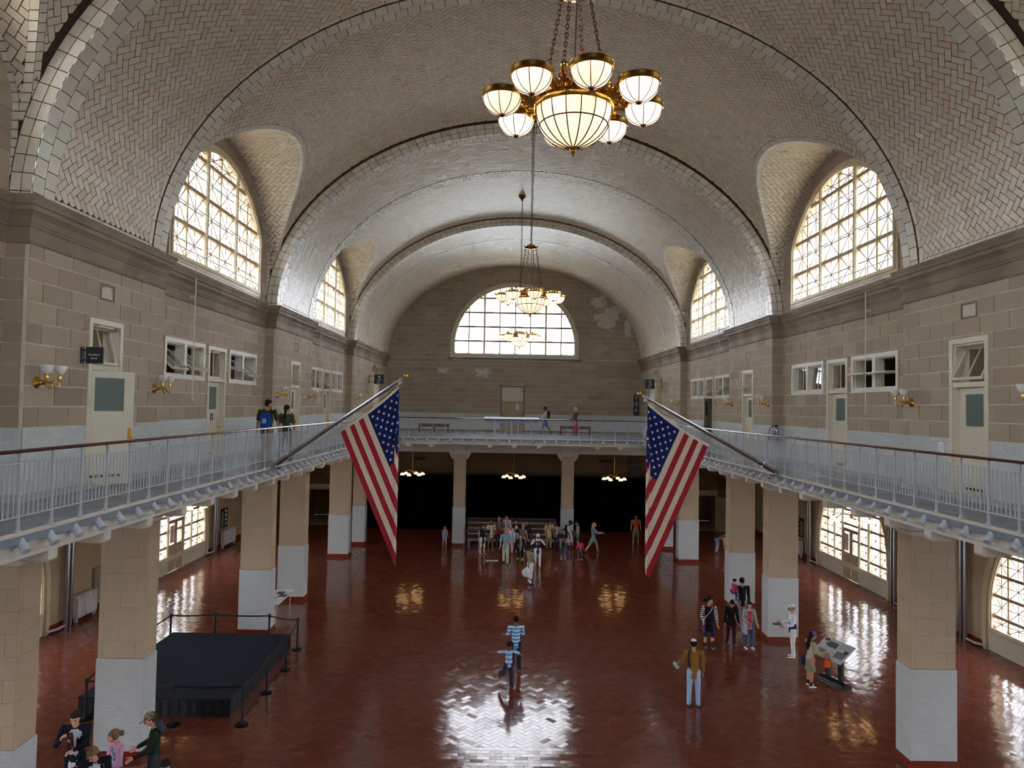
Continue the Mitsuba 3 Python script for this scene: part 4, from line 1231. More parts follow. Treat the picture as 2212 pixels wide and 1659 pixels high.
def chandelier(y, zb, label, tones, chain_top, ring_z, big):
    """zb: height of the central bowl's bottom. tones: display colours of the eight bowls and of the centre."""
    k = fresh('chandelier'); lab(k, label, 'chandelier')
    O = np.array([0.0, y, zb])
    R0, H0 = .415, .42
    m = MB(); m.lathe(bowl_prof(R0, H0, 12), O, 36)
    cb = m.put('central_bowl', 'm_lamp_glass', k, smooth=True, emitter=glow(*tones[8]))
    m = MB()
    for i in range(16): m.tube(rib_pts(R0, H0, i * PI / 8 + .1, O, 12), .0065, 5)
    t = np.linspace(0, 2 * PI, 49)[:-1]
    rr = R0 * math.sin(1.12) + .004
    m.tube(np.stack([rr * np.cos(t), y + rr * np.sin(t), np.full(48, zb + H0 * (1 - math.cos(1.12)))], -1), .0075, 5, closed=True)
    m.put('bowl_ribs', 'm_bronze', cb, smooth=40)
    m = MB(); m.lathe([(R0 - .02, H0 - .01), (R0 + .012, H0 - .012), (R0 + .03, H0 + .01), (R0 + .03, H0 + .035), (R0 + .008, H0 + .05), (R0 - .02, H0 + .06), (R0 - .05, H0 + .06)], O, 40); m.put('rim', 'm_brass', cb, smooth=40)
    m = MB(); m.lathe([(0, -.10), (.012, -.09), (.022, -.065), (.03, -.05), (.018, -.03), (.03, -.015), (.05, -.008), (.055, .012), (0, .02)], O, 14); m.put('finial', 'm_brass', cb, smooth=40)
    # the drum that carries the arms
    m = MB(); m.lathe([(.36, H0 + .05), (.34, H0 + .12), (.37, H0 + .15), (.37, H0 + .19), (.31, H0 + .22), (.22, H0 + .26), (.10, H0 + .29), (0, H0 + .30)], O, 32); m.put('drum', 'm_brass', k, smooth=40)
    for i in range(8):
        ph = i * PI / 4 + math.radians(7)
        d = np.array([math.cos(ph), math.sin(ph), 0]); sd = np.array([-d[1], d[0], 0])
        c = O + d * .79 + [0, 0, .31]
        r, h = .205, .185
        m = MB(); m.lathe(bowl_prof(r, h, 9), c, 24)
        b = m.put('lamp_bowl', 'm_lamp_glass', k, smooth=True, emitter=glow(*tones[i]))
        if big:
            m = MB()
            for j in range(9): m.tube(rib_pts(r, h, j * 2 * PI / 9 + .35, c, 8, .002), .0042, 4)
            m.put('bowl_ribs', 'm_bronze', b)
        else:
            m = MB()
            for j in range(9): m.tube(rib_pts(r, h, j * 2 * PI / 9 + .35, c, 6, .002), .005, 3)
            m.put('bowl_ribs', 'm_bronze', b)
        m = MB(); m.lathe([(r - .012, h - .006), (r + .006, h - .008), (r + .016, h + .004), (r + .012, h + .012), (r + .012, h + .052), (r + .018, h + .058), (r - .01, h + .062), (.10, h + .066), (0, h + .07)], c, 30); m.put('rim', 'm_brass', b, smooth=40)
        m = MB(); m.lathe([(0, -.028), (.012, -.022), (.03, -.012), (.034, .004), (0, .012)], c, 10); m.put('finial', 'm_bronze', b, smooth=40)
        # scrolled arm with a pair of volutes, and the acorn above it
        m = MB()
        for e in (-1, 0, 1):
            q = np.linspace(0, 1, 9)
            pts = [O + d * (.34 + .30 * u) + sd * e * .035 * (1 - u * .3) + [0, 0, H0 + .10 + .055 * math.sin(u * PI) - .02 * u] for u in q]
            m.tube(pts, .014 if e == 0 else .010, 6)
        for e in (-1, 1):
            q = np.linspace(.3, 3.4 * PI, 26)
            rad = .012 + .0068 * q
            for ox, oz, sc in ((.46, .185, 1.0), (.585, .165, .62)):
                m.tube([O + d * (ox + sc * ra * math.cos(u)) + sd * e * .045 + [0, 0, H0 + oz - .07 + sc * ra * math.sin(u)] for u, ra in zip(q, rad)], .0085, 5)
        m.add(np.array([O + d * .33 + sd * .055 + [0, 0, H0 + .03], O + d * .66 + sd * .045 + [0, 0, H0 + .06], O + d * .66 - sd * .045 + [0, 0, H0 + .06], O + d * .33 - sd * .055 + [0, 0, H0 + .03],
                        O + d * .33 + sd * .055 + [0, 0, H0 + .05], O + d * .66 + sd * .045 + [0, 0, H0 + .08], O + d * .66 - sd * .045 + [0, 0, H0 + .08], O + d * .33 - sd * .055 + [0, 0, H0 + .05]]),
              np.array([[0, 1, 2, 3], [4, 7, 6, 5], [0, 4, 5, 1], [1, 5, 6, 2], [2, 6, 7, 3], [3, 7, 4, 0]]))
        m.put('arm', 'm_brass', k, smooth=40)
        m = MB(); ph2 = ph + PI / 8; d2 = np.array([math.cos(ph2), math.sin(ph2), 0]); s2 = np.array([-d2[1], d2[0], 0])
        for e in (-1, 1):
            q = np.linspace(.2, 3.0 * PI, 22)
            m.tube([O + d2 * (.50 + (.014 + .007 * u) * math.cos(u)) + s2 * (e * .055) + [0, 0, H0 + .10 + (.014 + .007 * u) * math.sin(u)] for u in q], .009, 5)
        m.tube([O + d2 * (.36 + .30 * u) + [0, 0, H0 + .06 + .10 * u * u] for u in np.linspace(0, 1, 6)], .018, 6)
        m.lathe([(0, 0), (.03, .005), (.042, .03), (.03, .05), (.02, .06), (.036, .075), (.045, .10), (.034, .13), (.012, .15), (0, .165)], O + d2 * .60 + [0, 0, H0 + .12], 12)
        m.put('acorn_scroll', 'm_brass', k, smooth=40)
    top = np.array([0, y, ring_z])
    m = MB(); m.lathe([(0, -.05), (.05, -.04), (.16, -.02), (.20, 0), (.20, .03), (.15, .05), (.06, .07), (.03, .10), (0, .12)], top, 24); m.put('hanging_ring', 'm_brass', k, smooth=40)
    for i in range(4):
        ph = PI / 4 * (2 * i + 1) + .35
        m = MB(); chain_mesh(m, O + [.36 * math.cos(ph), .36 * math.sin(ph), H0 + .2], top + [.15 * math.cos(ph), .15 * math.sin(ph), 0]); m.put('hanging_chain', 'm_bronze', k)
    m = MB(); chain_mesh(m, top + [0, 0, .1], (0, y, chain_top - .1)); m.put('main_chain', 'm_iron', k)
    m = MB(); m.tube([(.03, y, chain_top - .05), (.045, y + .02, (chain_top + ring_z) / 2), (.02, y, ring_z + .1), (.0, y, zb + H0 + .3)], .008, 5); m.put('cable', 'm_black', k)
    m = MB(); m.lathe([(0, -.22), (.04, -.20), (.06, -.16), (.05, -.12), (.12, -.08), (.16, -.03), (.16, .06), (0, .06)], (0, y, chain_top), 20); m.put('ceiling_rose', 'm_bronze', k, smooth=40)


hot, warm, dim = (2.2, 1.75, 1.15), (1.35, 1.08, .74), (.98, .78, .58)
chandelier(7.62, 10.815, 'large near chandelier with eight lit glass bowls round a bigger ribbed one', [hot, hot, hot, hot, dim, warm, dim, hot, (1.25, 1.02, .62)], 17.70, 12.55, True)
chandelier(19.85, 10.61, 'middle chandelier hanging in front of the top of the far window', [hot, warm, hot, warm, dim, warm, dim, hot, (1.25, .95, .60)], 17.68, 12.50, False)
chandelier(32.22, 10.72, 'farthest chandelier, pale against the lower panes of the far window', [hot, hot, hot, warm, warm, warm, hot, hot, (1.6, 1.3, .85)], 17.68, 12.60, False)


# ---------------------------------------------------------------- branched lamps under the galleries
def branch_lamp(x, y, z, label, top=5.95, rot=0.0, r0=.36, sc=1.0):
    """z: the rims of the shades. Six down-turned glass shades on brass branches."""
    k = fresh('hanging_lamp'); lab(k, label, 'hanging lamp')
    O = np.array([x, y, z])
    m = MB(); m.cyl(O + [0, 0, .2], (x, y, top), .011, 8); m.put('stem', 'm_brass', k)
    m = MB(); m.lathe([(0, .10), (.03, .11), (.06, .15), (.07, .2), (.05, .25), (.025, .29), (.02, .34), (0, .35)], O, 16); m.lathe([(0, -.06), (.07, -.05), (.09, 0), (0, 0)], (x, y, top), 16); m.put('hub', 'm_brass', k, smooth=40)
    for i in range(6):
        ph = i * PI / 3 + rot; d = np.array([math.cos(ph), math.sin(ph), 0])
        q = np.linspace(0, 1, 9)
        m = MB(); m.tube([O + d * (.05 + (r0 - .05) * u) + [0, 0, .22 + .07 * math.sin(u * PI) - .03 * u] for u in q] + [O + d * r0 + [0, 0, .15]], .011, 6); m.lathe([(.025, .18), (.045, .165), (.05, .14), (.035, .135)], O + d * r0, 12); m.put('branch', 'm_brass', k, smooth=40)
        m = MB(); m.lathe([(.03, .145), (.06, .14), (.095, .115), (.12, .075), (.135, .03), (.13, 0), (.06, -.012), (0, -.015)][::-1], O + d * r0, 18); m.put('glass_shade', 'm_lamp_glass', k, smooth=True, emitter=glow(4.6, 2.6, .95))


branch_lamp(-6.15, 43.3, 3.70, 'six-shade lamp glowing under the far gallery, behind the left flag edge', 6.14, .3, .62)
branch_lamp(.03, 43.3, 3.63, 'six-shade lamp glowing in the middle under the far gallery', 6.14, .2, .62)
branch_lamp(6.2, 43.3, 3.60, 'six-shade lamp glowing under the far gallery, behind the right flag edge', 6.14, 0.0, .62)
branch_lamp(12.65, 26.85, 3.85, 'six-shade lamp glowing in front of the arched window of the right aisle', 5.95, .25, .66)
branch_lamp(-12.6, 26.85, 3.95, 'six-shade lamp glowing in front of the arched window of the left aisle', 5.95, .1, .66)
branch_lamp(-12.6, 38.6, 3.75, 'lamp just visible in the gap between two left columns', 5.95, .1, .66)

# ---------------------------------------------------------------- flags
mat('m_flag', rough=0.9, spec=0.1)


def flag(s, top, low, y, xr, tipp, label, fly=3.85, amp=.10, wave=.30):
    """Hangs from its hoist (top corner at the pole's tip to low corner); the part that would pass the plumb line below the top corner folds up."""
    k = fresh('flag'); lab(k, label, 'flag')
    top, low = np.array(top), np.array(low)
    dx, dz = s * .397, -.918

    def P(a, t, off=0.0):
        """a across the hoist 0..1 from the tip, t along the fly 0..1 (arrays)."""
        a, t = np.broadcast_arrays(np.asarray(a, float), np.asarray(t, float))
        sag = .07 * np.sin(PI * a) * (1 - t)
        hx = top[0] + (low[0] - top[0]) * a; hz = top[1] + (low[1] - top[1]) * a - sag
        ell = t * fly
        px, pz = hx + dx * ell, hz + dz * ell
        e = s * (px - xr)                                                   # how far past the plumb line
        soft = .10
        over = np.where(e > -soft, (np.maximum(e + soft, 0)) ** 2 / (4 * soft), 0)
        over = np.where(e > soft, e, over)
        amount = np.minimum(over / .25, 1)
        x = px - s * over - s * amount * .055 * (1 - np.cos(2 * PI * over / wave))
        yy = y + amp * amount * np.sin(2 * PI * over / wave) + .03 * np.sin(5 * a + 3 * t) * t + off + .05 * over
        z = pz - over * .10
        return np.stack([x, yy, z], -1)

    def patch(a0, a1, t0, t1, na, nt, name, col):
        a, t = np.meshgrid(np.linspace(a0, a1, na), np.linspace(t0, t1, nt), indexing='ij')
        m = MB(); m.grid(P(a, t)); return m.put(name, 'm_flag', k, smooth=True, color=col)
    RED, WHT, BLU = C(164, 46, 58), C(214, 204, 182), C(34, 40, 92)
    for i in range(13):
        patch(i / 13, (i + 1) / 13, .40 if i < 7 else .012, 1, 5, 90, 'stripe', WHT if i % 2 else RED)
    cn = patch(0, 7 / 13, .012, .40, 24, 44, 'canton', BLU)
    patch(0, 1, -.004, .012, 30, 3, 'header', C(222, 218, 206))
    ang = np.arange(10) * PI / 5
    rad = np.where(np.arange(10) % 2 == 0, 1, .40)
    ratio = 1.92 / fly
    for r in range(9):
        for c in range(6 if r % 2 == 0 else 5):
            a0 = (r + 1) / 10 * 7 / 13
            t0 = .012 + .388 * ((2 * c + 1) if r % 2 == 0 else (2 * c + 2)) / 12
            rr = .0235
            a = a0 + rr * rad * np.cos(ang) * 1.0; t = t0 + rr * ratio * rad * np.sin(ang)
            v = []
            for off in (-.006, .006): v.append(np.vstack([P(a, t, off), P(a0, t0, off)[None]]))
            f = [[10, i, (i + 1) % 10] for i in range(10)]
            put('star', (np.vstack(v), np.array(f + [[q[0] + 11, q[2] + 11, q[1] + 11] for q in f])), 'm_flag', cn, color=C(222, 224, 228))
    m = MB(); m.tube([P(0.0, 0.0), P(0.0, 0.0) * .4 + np.array(tipp) * .6, np.array(tipp)], .008, 5); m.put('clip_line', 'm_rope', k)
    m = MB(); m.tube([P(1.0, 0.0), P(1.0, 0.0) + [-s * .16, -.0, -.01]], .010, 5); m.put('clip_line', 'm_rope', k)
    return k


def flagpole(s, base, tip, y0, y1, label):
    k = fresh('flagpole'); lab(k, label, 'flagpole')
    b, t = np.array([base[0], y0, base[1]]), np.array([tip[0], y1, tip[1]])
    d = (t - b) / np.linalg.norm(t - b)
    m = MB(); m.tube([b, b + (t - b) * .5, t], [.052, .046, .036], 14); m.put('pole', 'm_steel', k, smooth=40)
    m = MB(); m.tube([t, t + d * .06], .03, 10); m.put('truck', 'm_rail_paint', k); m = MB(); m.cyl(t + [0, -.03, -.07], t + [0, .03, -.07], .05, 12); m.put('pulley', 'm_rail_paint', k)
    m = MB(); m.cyl(t + d * .05, t + d * .14, .01, 8); m.ball(t + d * .18, .062, 3); m.put('ball', 'm_brass', k, smooth=True)
    m = MB(); m.tube([b - d * .05, b + d * .40], .07, 12); m.box(*sorted((s * 6.48, s * 6.715)), y0 - .12, y0 + .12, ZG - .06, ZG - .01); m.cyl(b + [0, -.09, -.02], b + [0, .09, -.02], .05, 10); m.put('socket', 'm_steel', k)
    for o in (0, 1):
        m = MB(); e = b + (t - b) * .55 + [0, -.04, -.20 - .10 * o]
        m.tube([t + [0, -.02 * o, -.08], t + (e - t) * .5 + [0, 0, -.02], e, b + (t - b) * .2 + [0, -.03, -.10]], .008, 5); m.put('halyard', 'm_rope', k)


mat('m_rope', C(190, 176, 150), rough=.9)
flagpole(-1, (-6.60, 6.36), (-3.44, 8.62), 18.45, 18.6, 'steel flagpole reaching out from the left gallery edge')
flagpole(1, (6.60, 6.36), (3.08, 8.29), 18.76, 18.76, 'steel flagpole reaching out from the right gallery edge')
flag(1, (-3.46, 8.44), (-4.97, 7.27), 18.55, -3.43, (-3.44, 18.6, 8.57), 'large striped flag with stars hanging from the left pole')
flag(-1, (3.13, 8.13), (4.77, 7.05), 18.70, 3.12, (3.08, 18.76, 8.23), 'large striped flag with stars hanging from the right pole')

# ---------------------------------------------------------------- things on the ground floor
mat('m_carpet', C(44, 50, 58), rough=1.0, spec=0.05, bump=(grain(220), .004))
mat('m_curtain', C(9, 9, 12), rough=1.0, spec=0.02)
k = fresh('stage'); lab(k, 'low black platform covered in dark grey carpet, roped off on the left', 'stage')
m = MB(); m.box(-11.28, -7.46, 18.15, 23.25, .42, .46); m.put('carpet_top', 'm_carpet', k)
xs = np.linspace(0, 1, 160)
def skirt(p0, p1, n, name='skirt'):
    p0, p1 = np.array(p0), np.array(p1); d = (p1 - p0) / np.linalg.norm(p1 - p0); q = np.array([d[1], -d[0]])
    t = np.linspace(0, 1, n); L = np.linalg.norm(p1 - p0)
    base_ = p0 + t[:, None] * (p1 - p0) + q * (.008 * np.sin(t * L * 26))[:, None] - q * .012
    m = MB(); m.grid(np.stack([np.column_stack([base_, np.full(n, z)]) for z in (.0, .42)], 0)); m.put(name, 'm_black', k)
skirt((-11.28, 18.15), (-7.46, 18.15), 180); skirt((-7.46, 18.15), (-7.46, 23.25), 220); skirt((-11.28, 23.25), (-11.28, 18.15), 100); skirt((-7.46, 23.25), (-11.28, 23.25), 100)

ST = [(-8.67, 17.68), (-7.0, 17.74), (-7.04, 19.68), (-7.04, 21.38), (-7.22, 23.15), (-8.27, 23.55), (-10.07, 23.62), (-11.45, 23.45), (-11.5, 20.6), (-10.97, 17.95)]
where = ['by the near edge of the stage', 'at the near right corner of the stage', 'halfway along the right edge of the stage', 'farther along the right edge of the stage', 'at the far right corner of the stage', 'in front of the third left column',
         'in the middle of the far edge of the stage', 'at the far left corner of the stage', 'on the left side of the stage behind the column', 'at the near left corner of the stage, left of the column']
for i, (x, y) in enumerate(ST):
    k = fresh('stanchion'); lab(k, f'black belt stanchion {where[i]}', 'stanchion')
    m = MB(); m.lathe([(0, 0), (.17, 0), (.172, .012), (.15, .03), (.05, .042), (.034, .06), (0, .06)], (x, y, 0), 24); m.put('base', 'm_black_gloss', k, smooth=40)
    m = MB(); m.cyl((x, y, .05), (x, y, .90), .032, 12); m.put('post', 'm_black', k, smooth=40)
    m = MB(); m.cyl((x, y, .88), (x, y, .99), .045, 12); m.lathe([(.045, 0), (.03, .02), (0, .022)], (x, y, .99), 12); m.put('head', 'm_black', k, smooth=40)
    x2, y2 = ST[(i + 1) % len(ST)]
    if i in (2, 3): pass
    q = np.linspace(.03, .97, 9)
    m = MB()
    pts = np.stack([x + (x2 - x) * q, y + (y2 - y) * q, .945 - .10 * (1 - (2 * q - 1) ** 2) * (.3 if i not in (3, 1, 2) else .7)], -1)
    for a, b in zip(pts[:-1], pts[1:]): m.bar(a, b, .004, .05)
    m.put('belt', 'm_black', k)

k = fresh('folding_table'); lab(k, 'white folding table with leaflets beside the third left column', 'table')
m = MB(C(212, 214, 218)); m.box(-9.36, -8.63, 25.62, 27.6, .715, .745); m.put('tabletop', 'm_gloss', k)
for x in (-9.22, -8.75):
    for y in (25.75, 27.45):
        m = MB(); m.cyl((x, y, 0), (x, y, .72), .014, 8); m.put('leg', 'm_steel', k)
for i, (x, y, c) in enumerate(((-8.80, 26.05, (196, 200, 216)), (-9.05, 26.4, (170, 176, 200)), (-8.82, 26.75, (60, 66, 84)), (-9.0, 27.1, (70, 76, 92)), (-8.8, 27.42, (225, 226, 230)))):
    m = MB(C(*c)); m.box(x - .13, x + .13, y - .15, y + .15, .746, .752 + .006 * i)
    kk = m.put('leaflet', 'm_paint'); lab(kk, ['pale leaflet at the near end of the folding table', 'lilac leaflet on the folding table', 'first dark leaflet on the folding table', 'second dark leaflet on the folding table', 'white leaflet at the far end of the folding table'][i], 'leaflet')

# reading stand
k = fresh('exhibit_stand'); lab(k, 'slanted exhibit panel on two black legs and a half-round base', 'display stand')
ang = math.radians(-70)
ca, sa = math.cos(ang), math.sin(ang)
RS = np.array([[ca, -sa, 0], [sa, ca, 0], [0, 0, 1]])
O_ = np.array([9.18, 20.86, 0])
W2 = lambda v: np.asarray(v) @ RS.T + O_
def rot_put(mb, name, bsdf, parent, smooth=False, **kw):
    q = MB(); v, f = mb.mesh; q.add(W2(v), f, np.vstack(mb.c) if mb.c else None); return q.put(name, bsdf, parent, smooth=smooth, **kw)
m = MB(); t = np.linspace(0, PI, 18)
m.prism(Polygon(np.stack([.20 * np.cos(t), .17 * np.sin(t)], -1)), ((-.46, 0, 0), (0, 1, 0), (0, 0, 1)), 0, .92); rot_put(m, 'base', 'm_black_gloss', k, smooth=30)
for e in (-.24, .24):
    m = MB(); m.box(e - .07, e + .07, -.05, .05, .12, .93); rot_put(m, 'leg', 'm_black', k)
tl = math.radians(35)
PN = xf(np.array([[1, 0, 0], [0, math.cos(tl), -math.sin(tl)], [0, math.sin(tl), math.cos(tl)]]), [0, -.05, .98])
def panel_put(mb, name, bsdf, parent, **kw):
    q = MB(); v, f = mb.mesh; v = v @ PN[:3, :3].T + PN[:3, 3]; q.add(W2(v), f, np.vstack(mb.c) if mb.c else None); return q.put(name, bsdf, parent, **kw)
m = MB(C(196, 200, 204)); m.box(-.56, .56, -.36, .36, 0, .02); pn = panel_put(m, 'panel', 'm_gloss', k)
for (x0, x1, y0, y1, c) in ((-.30, .05, .06, .26, (84, 86, 96)), (-.55, -.50, .02, .05, (90, 92, 100)), (-.45, -.16, -.28, -.06, (150, 152, 160)), (-.36, -.20, -.24, -.10, (80, 82, 90)), (.16, .50, -.22, .02, (112, 114, 122)), (.36, .50, -.02, .12, (56, 58, 66)), (-.38, -.30, .12, .18, (90, 92, 100))):
    m = MB(C(*c)); m.box(x0, x1, y0, y1, .02, .0215); panel_put(m, 'picture', 'm_paint', pn)
m = MB(C(120, 124, 136))
for i in range(9): m.box(.12, .52, .30 - i * .022 - .006, .30 - i * .022, .02, .021)
for i in range(7): m.box(-.54, -.20, .34 - i * .016 - .005, .34 - i * .016, .02, .021)
panel_put(m, 'print', 'm_paint', pn)
m = MB(C(70, 74, 86)); m.ball((-.42, .28, .021), (.10, .055, .0012), 2); panel_put(m, 'emblem', 'm_paint', pn)

# black curtain and bleachers below the far gallery
k = fresh('curtain'); lab(k, 'long black curtain hung across the far wall under the gallery', 'curtain')
x = np.linspace(-9.6, 9.0, 900)
yy = 45.7 + .07 * np.sin(x * 13) + .04 * np.sin(x * 29 + 1) + .03 * np.sin(x * 3.1)
m = MB(); m.grid(np.stack([np.stack([x, yy + .03 * (1 - z / 3.5) * np.sin(x * 21), np.full_like(x, z)], -1) for z in (.01, 1.2, 2.4, 3.52)], 0)); m.put('cloth', 'm_curtain', k, smooth=True)
m = MB(); m.cyl((-9.7, 45.7, 3.55), (9.1, 45.7, 3.55), .03, 8)
for xx in (-9.65, -4.8, 0, 4.5, 9.05): m.cyl((xx, 45.85, 0), (xx, 45.85, 3.6), .03, 8)
m.put('rod', 'm_iron', k)
k = fresh('bleacher'); lab(k, 'aluminium bleachers with guard rails between the two slim far columns', 'bleachers')
for i in range(4):
    y, z = 40.6 + i * .62, .32 + i * .22
    m = MB(C(176, 164, 150)); m.box(-2.62, 2.55, y, y + .28, z + .0, z + .04); m.put('seat_plank', 'm_gloss', k)
    m = MB(C(150, 150, 150)); m.box(-2.62, 2.55, y + .30, y + .56, z - .12, z - .085); m.put('foot_plank', 'm_gloss', k)
    m = MB(C(74, 46, 42)); m.box(-2.6, 2.53, y + .58, y + .60, z - .1, z + .18); m.put('riser_board', 'm_paint', k)
m = MB()
for xx in (-2.5, -.9, .8, 2.45):
    m.bar((xx, 40.5, .04), (xx, 43.1, .04), .05, .05)
    for i in range(4): m.box(xx - .02, xx + .02, 40.7 + i * .62, 40.74 + i * .62, .02, .32 + i * .22)
    m.bar((xx, 40.6, .22), (xx, 43.0, 1.0), .04, .05)
m.put('frame', 'm_steel', k)
for z in (1.52, 1.35, 1.18, 1.0):
    m = MB(); m.cyl((-2.68, 43.15, z - .35), (2.62, 43.15, z - .35), .021, 8); m.put('guard_rail', 'm_steel', k)
for xx in (-2.68, -2.2, -1.1, .1, 1.2, 2.2, 2.62):
    m = MB(); m.cyl((xx, 43.15, .0), (xx, 43.15, 1.18), .02, 8); m.put('guard_post', 'm_steel', k)
m = MB(); m.tube([(-2.72, 39.2, 0), (-2.72, 39.2, 1.1), (-2.72, 42.4, 1.3), (-2.72, 43.1, 1.17)], .022, 8); m.tube([(-2.72, 39.2, 1.1), (-1.9, 39.2, 1.12)], .022, 8); m.cyl((-1.9, 39.2, 0), (-1.9, 39.2, 1.12), .022, 8); m.put('side_rail', 'm_steel', k)
k = fresh('loose_plank'); lab(k, 'short pale board lying on the floor in front of the bleachers', 'board')
m = MB(C(196, 196, 200)); m.box(-1.45, -.80, 36.6, 36.77, 0, .04); m.put('board', 'm_gloss', k)

# pipes, radiators, posters of the aisles
for s, side in ((-1, 'left'), (1, 'right')):
    for y, w in ((25.0, 'nearer'), (37.6, 'farther'), (29.5, 'middle')):
        k = fresh('wall_pipe'); lab(k, f'pair of shiny silver riser pipes on the {side} outer wall, the {w} pair', 'pipes')
        for dy, r in ((0, .085), (.26, .06)):
            m = MB(); m.cyl((s * 15.8, y + dy, .0), (s * 15.8, y + dy, 5.95), r, 16); m.put('pipe', 'm_steel', k, smooth=40)
        m = MB(); m.tube([(s * 15.8, y - .08, .09), (s * 15.78, y - .5, .10), (s * 15.9, y - .9, .12)], .045, 8); m.put('branch_pipe', 'm_rail_paint', k)
    m_ = []
    for y0, y1, w in ((25.5, 26.7, 'nearer'), (38.65, 40.35, 'farther')):
        k = fresh('radiator'); lab(k, f'{w} white column radiator standing against the {side} outer wall', 'radiator')
        n = int((y1 - y0) / .085)
        for i in range(n):
            y = y0 + (i + .5) * (y1 - y0) / n
            m = MB(C(206, 206, 206)); m.box(s * 15.78 - .10, s * 15.78 + .10, y - .028, y + .028, .16, .92); m.put('section', 'm_paint', k)
        m = MB(C(196, 196, 196)); x = s * 15.78; m.box(x - .04, x + .04, y0, y1, .84, .88); m.box(x - .04, x + .04, y0, y1, .2, .25)
        for y in (y0 + .05, y1 - .05): m.box(x - .06, x + .06, y - .03, y + .03, 0, .2)
        m.put('header', 'm_paint', k)
    k = fresh('wall_poster'); lab(k, f'black poster with white silhouettes on the {side} outer wall', 'poster')
    m = MB(C(40, 38, 42)); m.box(*sorted((s * (OX - .03), s * OX)), 38.85, 39.8, 1.02, 2.08); m.put('board', 'm_paint', k)
    for i in range(4):
        m = MB(C(206, 204, 202)); z = 1.12 + .24 * i; m.prism(blob(39.55, z + .09, .16, .11, 40 + i, n=30), ((s * (OX - .031), 0, 0), (0, 1, 0), (0, 0, 1)), 0, -s * .003); m.put('silhouette', 'm_paint', k)
    m = MB(C(150, 148, 150))
    for i in range(14): m.box(*sorted((s * (OX - .033), s * (OX - .03))), 38.92, 39.26, 1.1 + .06 * i, 1.13 + .06 * i)
    m.put('print', 'm_paint', k)
k = fresh('grey_cabinet'); lab(k, 'flat grey panel on the left outer wall beside the nearer radiator', 'panel')
m = MB(C(136, 128, 118)); m.box(-15.99, -15.90, 26.86, 27.3, .38, 1.62); m.put('panel', 'm_paint', k)
# end of the aisles: door frames, a door leaf, signs, dark grilles
for x0, x1, n_, open_ in ((-13.4, -11.2, 30, False), (11.0, 13.6, 31, True)):
    k = f'door_{n_}'; lab(k, 'dark open doorway at the far end of the ' + ('right' if open_ else 'left') + ' aisle', 'door', kind='structure')
    m = MB(); frame_rect(m, x0, x1, 0, 2.42, .10, 0, .06, skip='b'); M = xf(np.array([[1, 0, 0], [0, 0, -1], [0, 1, 0]], float), [0, YE, 0]); pl(m, M, 'casing', 'm_plaster', k)
    m = MB(C(172, 156, 132)); m.box(x0 + .0, x1 - .0, 2.42, 2.68, 0, .05); pl(m, M, 'head_panel', 'm_paint', k)
    if open_:
        m = MB(C(150, 142, 120)); m.box(x1 - .14, x1 - .1, -0.9, 0, .02, 2.28); v, f = m.mesh
        a_ = math.radians(38); Rz = np.array([[math.cos(a_), -math.sin(a_), 0], [math.sin(a_), math.cos(a_), 0], [0, 0, 1]])
        q = MB(C(150, 142, 120)); q.add((v - [x1 - .12, 0, 0]) @ Rz.T + [x1 - .12, YE - .02, 0], f); q.put('leaf', 'm_paint', k)
for x, z, w, h, y, txt in ((13.9, 3.12, .46, .62, 46.55, 'right'),):
    k = fresh('dark_screen'); lab(k, 'small dark screen hung high beside the far right doorway', 'screen')
    m = MB(C(30, 32, 38)); m.box(x - w / 2, x + w / 2, y - .05, y + .1, z - h / 2, z + h / 2); m.put('panel', 'm_gloss', k)
for xc_, w in ((-6.2, 'left'), (6.17, 'right')):
    k = fresh('wall_grille'); lab(k, f'dark oblong air grille high on the brown wall under the far gallery, {w}', 'grille')
    m = MB(); m.box(xc_ - .43, xc_ + .43, YE - .03, YE, 4.34, 4.58); m.put('grille', 'm_black', k)
k = fresh('wall_panel'); lab(k, 'tall dark double panel on the brown wall behind the right flag', 'panel')
m = MB(C(44, 42, 40)); m.box(7.6, 8.5, YE - .03, YE - .001, 4.3, 4.9); m.box(7.6, 8.5, YE - .03, YE - .001, 3.62, 4.2); m.put('panel', 'm_paint', k)
k = fresh('notice_board'); lab(k, 'dark notice board with lines of white text beside the far left corner column', 'notice')
m = MB(C(52, 48, 54)); m.box(-10.1, -9.28, YE - .05, YE - .001, .9, 1.96); m.put('board', 'm_paint', k)
m = MB(C(190, 188, 190))
for i in range(9): m.box(-10.0, -9.4 - .12 * (i % 3 == 1), YE - .053, YE - .05, 1.0 + .095 * i, 1.035 + .095 * i)
m.put('print', 'm_paint', k)

# ---------------------------------------------------------------- people
MF = manifold3d.Manifold
_sph = {}


def ell(c, r, n=12):
    if n not in _sph: _sph[n] = MF.sphere(1.0, n)
    r = np.broadcast_to(np.asarray(r, float), (3,))
    return _sph[n].scale([float(x) for x in r]).translate([float(x) for x in c])


def limb(p, r, n=12):
    """A chain of hulls through the points p with radii r (numbers or triples)."""
    s = [ell(a, b, n) for a, b in zip(p, r)]
    return MF.batch_boolean([MF.batch_hull([a, b]) for a, b in zip(s[:-1], s[1:])], manifold3d.OpType.Add) if len(s) > 2 else MF.batch_hull(s)


def join(ms):
    return MF.batch_boolean(ms, manifold3d.OpType.Add)


